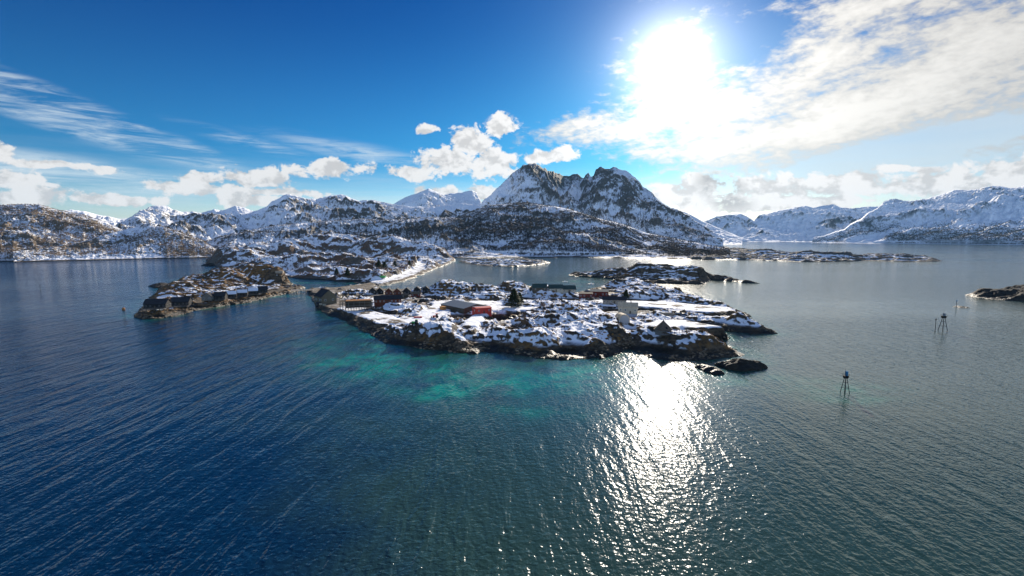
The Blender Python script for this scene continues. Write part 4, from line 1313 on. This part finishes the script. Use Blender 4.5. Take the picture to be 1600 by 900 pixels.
# ---- boats, buoy, poles, beacons
def boat(label, px, py, rz, m, L=6.5):
    x, y = ground(px, py)
    t = thing('small_boat', label, 'boat', (x, y, 0.0), rz, None)
    b = MB()
    st = [(-0.5, 0.85), (-0.2, 1.0), (0.15, 0.95), (0.38, 0.55), (0.5, 0.05)]
    rows = []
    for f, wd in st:
        hwid = wd * L * 0.17
        sh_ = 0.75 + 0.5 * max(0, f) ** 2 * 4 * 0.3
        rows.append([(f * L, -hwid, sh_), (f * L * 0.97, -hwid * 0.6, -0.2), (f * L * 0.97, hwid * 0.6, -0.2), (f * L, hwid, sh_)])
    for r_ in rows:
        b.v += r_
    for i in range(len(rows) - 1):
        for j in range(3):
            b.f.append((i * 4 + j, i * 4 + j + 1, i * 4 + 5 + j, i * 4 + 4 + j))
        b.f.append((i * 4 + 3, i * 4, i * 4 + 4, i * 4 + 7))
    b.f.append((0, 3, 2, 1))
    b.build('hull', m, t)
    MB().quadbox([(-0.9, -0.6, 0.7), (0.9, -0.6, 0.7), (0.9, 0.6, 0.7), (-0.9, 0.6, 0.7), (-0.7, -0.5, 1.9), (0.4, -0.5, 1.9), (0.4, 0.5, 1.9), (-0.7, 0.5, 1.9)]).build('cabin', M['white'], t)
    MB().box((-L * 0.52, 0, 0.6), (0.35, 0.35, 1.0)).build('motor', M['rubber'], t)
    return t


boat('small white boat moored in the cove behind the island', 883, 441, R(10), M['white'], 8)
boat('small white boat lying close to the red waterside hall', 924, 444.5, R(-20), M['white'], 8)

x, y = ground(193, 484)
bu = thing('mooring_buoy', 'round orange mooring buoy off the outer cabins', 'buoy', (x, y, 0))
import bmesh
bm = bmesh.new()
bmesh.ops.create_uvsphere(bm, u_segments=16, v_segments=10, radius=1.2)
bmesh.ops.translate(bm, verts=bm.verts, vec=(0, 0, 0.7))
me = bpy.data.meshes.new('float')
bm.to_mesh(me)
bm.free()
me.materials.append(M['orange'])
o = bpy.data.objects.new('float', me)
C.objects.link(o)
o.parent = bu
MB().tube((0, 0, 2.15), (0, 0, 2.7), 0.12, None, 6).build('ring', M['steel'], bu)


def pole(label, px, py, h, r=0.2, name='marker_pole', top=None, mm='steel'):
    x, y = ground(px, py)
    t = thing(name, label, 'marker pole', (x, y, 0))
    MB().tube((0, 0, -1), (0, 0, h), r, r * 0.8, 6).build('pole', M[mm], t)
    MB().tube((0, 0, h - 0.9), (0, 0, h), r * 2.2, r * 2.2, 8).build('topmark', M[top or 'steel'], t)
    MB().tube((0, 0, -0.6), (0, 0, 0.35), r * 2.5, r * 2.0, 8).build('base', M['stone'], t)
    return t


pole('thin dark marker pole beside the middle beacon', 1461, 517.5, 8.0, 0.18)
pole('marker pole on the low skerry before the dark headland', 1494, 480, 6.0, 0.2, top='blue')
pole('lone thin marker pole in front of the long reef', 1376, 419, 12.0, 0.22)
pole('lone thin marker pole in the open fjord, western side', 63, 453, 5.5, 0.2)


def beacon(label, px, py, h, scale=1.0, lan='blue'):
    x, y = ground(px, py)
    t = thing('navigation_beacon', label, 'beacon', (x, y, 0), 0.4, 'three legged navigation beacons in the sound')
    zt = h * 0.62
    for i in range(4):
        a = 2 * pi * i / 4 + 0.5
        MB().tube((2.1 * scale * cos(a), 2.1 * scale * sin(a), -1.5), (0.5 * scale * cos(a), 0.5 * scale * sin(a), zt), 0.17 * scale, 0.15 * scale, 6).build('leg', M['steel'], t)
    br = MB()
    for fz in (0.35, 0.7):
        rr_ = (2.1 + (0.5 - 2.1) * fz) * scale
        pts = [(rr_ * cos(2 * pi * i / 4 + 0.5), rr_ * sin(2 * pi * i / 4 + 0.5), zt * fz) for i in range(4)]
        for i in range(4):
            br.tube(pts[i], pts[(i + 1) % 4], 0.06 * scale, None, 4)
    br.build('brace', M['steel'], t)
    MB().tube((0, 0, zt - 0.1), (0, 0, zt + 1.0 * scale), 1.0 * scale, 1.25 * scale, 10).build('platform', M['rubber'], t)
    rl = MB()
    for i in range(8):
        a = 2 * pi * i / 8
        rl.tube((1.4 * scale * cos(a), 1.4 * scale * sin(a), zt + 1.0 * scale), (1.4 * scale * cos(a), 1.4 * scale * sin(a), zt + 1.8 * scale), 0.04, None, 4)
        a2_ = 2 * pi * (i + 1) / 8
        rl.tube((1.4 * scale * cos(a), 1.4 * scale * sin(a), zt + 1.8 * scale), (1.4 * scale * cos(a2_), 1.4 * scale * sin(a2_), zt + 1.8 * scale), 0.04, None, 4)
    rl.build('railing', M['steel'], t)
    MB().box((0.35, 0, zt + 1.0 * scale + 0.9), (0.9 * scale, 0.9 * scale, 1.8)).build('lantern_house', M[lan], t)
    MB().tube((-0.4, 0, zt + 1.0 * scale), (-0.4, 0, h), 0.07, 0.05, 5).build('mast', M['steel'], t)
    return t


beacon('nearest dark steel beacon on legs with a small blue box on top', 1320, 614, 9.6, 0.85)
beacon('dark steel beacon on legs standing beside the thin marker pole', 1473, 516, 13.0, 1.25, 'carB')

# lamp posts on the quay road and roadside poles
lamp_src = None
for i, (px, py, lab) in enumerate([(489, 468, 'street lamp at the quay edge beside the black warehouse'), (548, 455, 'street lamp behind the open rack building'), (577, 470, 'street lamp between the rack building and the long red building'),
                              (672, 482, 'street lamp on the track west of the metal shed'), (787, 478, 'street lamp beside the dark spruce'), (1000, 488, 'street lamp at the plaza corner by the cream house'), (446, 455, 'street lamp on the stone causeway')]):
    x, y, z0 = hit(px, py)
    if lamp_src is None:
        t = thing('street_lamp', lab, 'street lamp', (x, y, z0), 0, 'street lamps of the fishing village')
        MB().tube((0, 0, -0.5), (0, 0, 6.5), 0.09, 0.06, 6).build('pole', M['grey'], t)
        MB().tube((0, 0, 6.4), (1.0, 0, 6.7), 0.05, 0.04, 5).build('arm', M['grey'], t)
        MB().box((1.2, 0, 6.66), (0.6, 0.25, 0.14)).build('lamp_head', M['carB'], t)
        lamp_src = t
    else:
        t = copy_tree(lamp_src)
        t.location = (x, y, z0)
        t['label'] = lab

# bridge deck between islet and island
p0 = ground(455, 454.5, 2.4)
p1 = ground(487, 453.5, 2.4)
mid = ((p0[0] + p1[0]) / 2, (p0[1] + p1[1]) / 2)
Lb = math.hypot(p1[0] - p0[0], p1[1] - p0[1])
rot_b = atan2(p1[1] - p0[1], p1[0] - p0[0])
br = thing('road_bridge', 'short low bridge joining the cabin islet to the quay', 'bridge', (mid[0], mid[1], 2.55), rot_b)
MB().box((0, 0, 0), (Lb, 6, 0.5)).build('deck', M['stone'], br)
for s_ in (-1, 1):
    rl = MB()
    rl.box((0, s_ * 2.85, 1.1), (Lb, 0.1, 0.12))
    for i in range(9):
        rl.box((-Lb / 2 + 0.3 + (Lb - 0.6) * i / 8, s_ * 2.85, 0.65), (0.12, 0.12, 0.95))
    rl.build('railing', M['white'], br)
for xx in (-Lb * 0.22, Lb * 0.22):
    MB().box((xx, 0, -2.3), (1.0, 5.0, 4.2)).build('pier', M['stone'], br)


# ---- spruce and shrubs as things
def spruce(label, px, py, h, r, seed):
    rnd = random.Random(seed)
    x, y, z0 = hit(px, py)
    t = thing('spruce_tree', label, 'spruce', (x, y, z0))
    MB().tube((0, 0, -0.5), (0, 0, h * 0.96), 0.3, 0.04, 7).build('trunk', M['bark'], t)
    b = MB()
    for i in range(2600):
        f = rnd.random() ** 0.8
        zz = h * (0.06 + 0.94 * f)
        rr_ = r * (1 - f) ** 0.8 * (0.35 + 0.65 * rnd.random() ** 0.5) * (1 + 0.25 * math.sin(zz * 4))
        a = rnd.random() * 2 * pi
        cx, cy = rr_ * cos(a), rr_ * sin(a)
        s = (0.03 * h) + 0.35 * rnd.random()
        k = len(b.v)
        a2_ = a + rnd.uniform(-.6, .6)
        b.v += [(cx, cy, zz), (cx + s * 1.7 * cos(a2_), cy + s * 1.7 * sin(a2_), zz - s * rnd.uniform(.2, .9)), (cx + s * cos(a2_ + 1.6), cy + s * sin(a2_ + 1.6), zz + s * 0.15), (cx + s * cos(a2_ - 1.6), cy + s * sin(a2_ - 1.6), zz - 0.1)]
        b.f += [(k, k + 1, k + 2), (k, k + 3, k + 1)]
    b.build('crown', M['needles'], t)
    return t


spruce('large dark spruce on the snowy slope east of the metal shed', 803, 480, 15, 6.5, 1)
spruce('small dark spruce half hidden behind the large one', 812, 474, 9, 3.6, 2)
spruce('small spruce on the slope beside the long pale house', 978, 466, 8, 3.2, 3)
GS = 'spruces on the wooded peninsula'
for i, (px, py, h, r_, lab) in enumerate([(592, 418, 13, 6, 'dark spruce above the peninsula road, western one of the pair'), (601, 420, 12, 6, 'dark spruce above the peninsula road, eastern one of the pair'), (617, 416, 10, 5, 'lone spruce between the spruce pair and the road bend'),
                                      (526, 430, 10, 4, 'slim spruce near the channel shore'), (543, 432, 11, 4, 'slim spruce close to the channel mouth'), (640, 414, 9, 4, 'small spruce inside the road bend')]):
    spruce(lab, px, py, h, r_, 10 + i)['group'] = GS


def shrub(label, px, py, h, r, seed, m, name='bare_shrub'):
    rnd = random.Random(seed)
    x, y, z0 = hit(px, py)
    t = thing(name, label, 'shrub', (x, y, z0))
    b = MB()
    for i in range(160):
        a = rnd.random() * 2 * pi
        rr_ = r * rnd.random() ** 0.6
        z_ = h * (0.5 + 0.5 * rnd.random()) * (1 - 0.5 * (rr_ / r) ** 2)
        b.tube((rr_ * 0.5 * cos(a), rr_ * 0.5 * sin(a), -0.2), (rr_ * cos(a), rr_ * sin(a), z_), 0.05, 0.02, 3, False)
    b.build('twigs', m, t)
    MB().tube((0, 0, -0.4), (0, 0, h * 0.5), 0.12, 0.06, 5).build('stem', M['bark'], t)
    return t


shrub('grey brown bare thicket on the snow below the red annexe', 782, 497, 4.0, 6.5, 1, M['twig'])
shrub('small bare thicket to the east of the larger one', 794, 493, 3.0, 4.0, 2, M['twig'])
shrub('bare bush beside the track below the metal shed', 770, 495, 3.0, 4.0, 3, M['twig'])
shrub('bare bush on the snow north of the shore rocks', 820, 507, 3.0, 2.6, 4, M['twigw'])
shrub('bare bush standing alone on the middle snowfield', 848, 478, 3.5, 3.0, 5, M['twigw'])


# ------------------------------------------------------------------ masses nobody could count: woods, scrub, boulders
def scatter(name, label, cat, pts, hts, m, seed, kindshape='tree', widths=None):
    rs = np.random.RandomState(seed)
    n = len(pts)
    pts = np.asarray(pts)
    hts = np.asarray(hts)[:, None]
    V, F = [], []
    if kindshape == 'tree':
        nt = 7       # crossing twigs sprays: thin triangles fanning from the stem, each a slim tetrahedron
        base_i = 0
        allv = np.zeros((n, nt, 4, 3))
        for j in range(nt):
            a = rs.rand(n) * 2 * np.pi
            lean = (0.12 + 0.42 * rs.rand(n)) * (0 if j == 0 else 1)
            ht = hts[:, 0] * (1.0 if j == 0 else 0.55 + 0.45 * rs.rand(n))
            z0_ = hts[:, 0] * (0 if j == 0 else 0.15 + 0.2 * rs.rand(n))
            tip = np.stack([np.cos(a) * lean * ht, np.sin(a) * lean * ht, ht], -1)
            wd = hts[:, 0] * (0.05 if j == 0 else 0.085)
            for q in range(3):
                b_ = 2 * np.pi * q / 3 + a
                midf = 0.55
                allv[:, j, q, 0] = tip[:, 0] * (midf if j else 0) + np.cos(b_) * wd
                allv[:, j, q, 1] = tip[:, 1] * (midf if j else 0) + np.sin(b_) * wd
                allv[:, j, q, 2] = z0_ + (ht - z0_) * (0.35 if j else 0)
            allv[:, j, 3] = tip
        allv += pts[:, None, None, :]
        co = allv.reshape(-1, 3)
        idx = np.arange(n * nt)[:, None] * 4
        tris = np.concatenate([idx + np.array(t_) for t_ in ((0, 1, 3), (1, 2, 3), (2, 0, 3), (0, 2, 1))], 0).reshape(-1, 3)
    else:            # lumpy boulder or tuft: jittered octahedron
        octv = np.array([(1, 0, 0), (0, 1, 0), (-1, 0, 0), (0, -1, 0), (0, 0, 1), (0, 0, -0.8), (.7, .7, .5), (-.7, .6, .45), (-.6, -.7, .5), (.7, -.65, .45)], float)
        octf = np.array([(6, 0, 1), (7, 1, 2), (8, 2, 3), (9, 3, 0), (4, 6, 7), (4, 7, 8), (4, 8, 9), (4, 9, 6), (6, 1, 7), (7, 2, 8), (8, 3, 9), (9, 0, 6), (5, 1, 0), (5, 2, 1), (5, 3, 2), (5, 0, 3)])
        sc3 = (0.75 + 0.5 * rs.rand(n, 1, 3)) * hts[:, None] * np.array([1, 1, 0.62 if kindshape == 'rock' else 0.75])
        allv = octv[None] * sc3 * (0.8 + 0.4 * rs.rand(n, 10, 1))
        a = rs.rand(n) * 6.28
        ca, sa = np.cos(a)[:, None], np.sin(a)[:, None]
        xx = allv[..., 0] * ca - allv[..., 1] * sa
        yy = allv[..., 0] * sa + allv[..., 1] * ca
        allv = np.stack([xx, yy, allv[..., 2]], -1) + pts[:, None]
        co = allv.reshape(-1, 3)
        tris = (np.arange(n)[:, None, None] * 10 + octf[None]).reshape(-1, 3)
    me = bpy.data.meshes.new(name)
    me.vertices.add(len(co))
    me.vertices.foreach_set('co', co.astype(np.float32).ravel())
    me.loops.add(tris.size)
    me.loops.foreach_set('vertex_index', tris.astype(np.int32).ravel())
    me.polygons.add(len(tris))
    me.polygons.foreach_set('loop_start', np.arange(0, tris.size, 3, dtype=np.int32))
    me.polygons.foreach_set('loop_total', np.full(len(tris), 3, np.int32))
    me.update(calc_edges=True)
    me.materials.append(m)
    o = bpy.data.objects.new(name, me)
    C.objects.link(o)
    tag(o, label, cat, None, 'stuff')
    return o


def pick(X, Y, Z, prob, n, seed):
    rs = np.random.RandomState(seed)
    p = prob.ravel().clip(0)
    p = p / p.sum()
    k = rs.choice(p.size, n, p=p)
    jx = np.abs(np.gradient(X, axis=1)).ravel()[k] + np.abs(np.gradient(X, axis=0)).ravel()[k]
    jy = np.abs(np.gradient(Y, axis=0)).ravel()[k]
    return np.stack([X.ravel()[k], Y.ravel()[k], Z.ravel()[k] - 0.3], -1), rs


def wood_on(key, n, hmin, hmax, seed, m, label, hi=0.45, lo=0.02, dens_wl=200, name='birch_wood', zmax=None, thr=0.0):
    X, Y, Z, TT, nn = mt[key]
    d = sstep(fbm(X, Y, dens_wl, 4, seed), thr - 0.25, thr + 0.25)
    prob = d * (TT > lo) * (TT < 0.99) * np.clip(1.2 - TT / hi, 0, 1) * (Z > 3) * (0.3 + X * 0)
    cell = np.abs(np.gradient(X, axis=1)) * np.abs(np.gradient(Y, axis=0)) + 1e-3
    pts, rs = pick(X, Y, Z, prob * cell, n, seed)
    return scatter(name, label, 'wood', pts, rs.uniform(hmin, hmax, n), m, seed)


wood_on('forest', 26000, 5, 10, 101, M['twigd'], 'dark leafless birch wood covering the ridge below the great mountain', 1.15, thr=-0.25)
wood_on('hump', 15000, 4.5, 9, 102, M['twigd'], 'leafless birch wood on the low hills behind the peninsula', 1.1, thr=0.0)
wood_on('great', 12000, 5, 9, 103, M['twigd'], 'leafless birch wood on the lowest slopes of the great mountain', 0.45, thr=-0.1, dens_wl=400)
wood_on('birch', 9500, 4, 8, 104, M['twigw'], 'brown birch wood on the broad hill at the western shore', 1.2, thr=-0.2)
wood_on('lowhill', 1700, 4, 8, 105, M['twigw'], 'brown birch wood on the low hill by the western shore', 1.2, thr=-0.1)
wood_on('range', 7000, 5, 9, 106, M['twigd'], 'sparse birch wood at the foot of the snowy range', 0.5, thr=0.0)
wood_on('right', 9000, 9, 16, 107, M['twigd'], 'thin birch wood along the fjord foot of the eastern mountain', 0.30, dens_wl=700, thr=-0.1)


def scrub_on(key, n, hmin, hmax, seed, m, label, name, shape='tree', dens_wl=30, thr=0.05, zmin=4.0, flatmax=0.15, nzmin=0.0, prob_extra=None):
    X, Y, Z, S, Fl, nn = grids[key]
    d = sstep(fbm(X, Y, dens_wl, 4, seed), thr - 0.15, thr + 0.15)
    prob = d * (Z > zmin) * (Fl < flatmax) * (nn[..., 2] > nzmin)
    if prob_extra is not None:
        prob = prob * prob_extra(X, Y, Z, S)
    pts, rs = pick(X, Y, Z, prob, n, seed)
    return scatter(name, label, 'scrub' if shape != 'rock' else 'boulders', pts, rs.uniform(hmin, hmax, n), m, seed, shape)


scrub_on('wooded_peninsula', 5200, 2.0, 5.5, 201, M['twig'], 'red brown leafless birch scrub over the wooded peninsula', 'birch_scrub', thr=0.0)
scrub_on('wooded_peninsula', 2500, 2.0, 5.0, 202, M['twigw'], 'tan leafless birch scrub over the wooded peninsula', 'birch_scrub', thr=0.1)
scrub_on('shore', 5000, 3.0, 8.0, 203, M['twigd'], 'dark leafless scrub along the mainland shore', 'birch_scrub', thr=-0.1, dens_wl=90, zmin=3)
scrub_on('rocky_island', 1800, 0.35, 1.1, 204, M['heath'], 'low rust and ochre heath clumps on the rocky island', 'heath_scrub', 'tuft', 26, 0.12, 4.0)
scrub_on('rocky_island', 700, 0.8, 2.4, 205, M['twig'], 'scattered leafless twigs on the rocky island', 'birch_scrub', 'tree', 30, 0.15, 4.0)
scrub_on('cabin_islet', 1100, 0.4, 1.3, 206, M['heath'], 'low rust and ochre heath clumps on the cabin islet', 'heath_scrub', 'tuft', 22, 0.0, 5.0)
scrub_on('cabin_islet', 700, 1.0, 3.0, 207, M['twig'], 'red brown leafless scrub on the cabin islet', 'birch_scrub', 'tree', 25, 0.05, 6.0)
scrub_on('long_reef', 2600, 1.5, 4.0, 208, M['twigd'], 'dark leafless scrub on the long reef', 'birch_scrub', 'tree', 60, 0.0, 3.0)
scrub_on('rocky_island', 2300, 0.35, 1.25, 209, M['boulder'], 'dark boulders strewn along the shore of the rocky island', 'shore_boulders', 'rock', 20, -0.1, 0.2, 0.6, 0, lambda X, Y, Z, S: (S < 9) * (S > -1.0))
scrub_on('cabin_islet', 1500, 0.4, 1.5, 210, M['boulder'], 'brown boulders strewn along the shore of the cabin islet', 'shore_boulders', 'rock', 20, -0.3, 0.2, 0.6, 0, lambda X, Y, Z, S: (S < 8) * (S > -1.0))
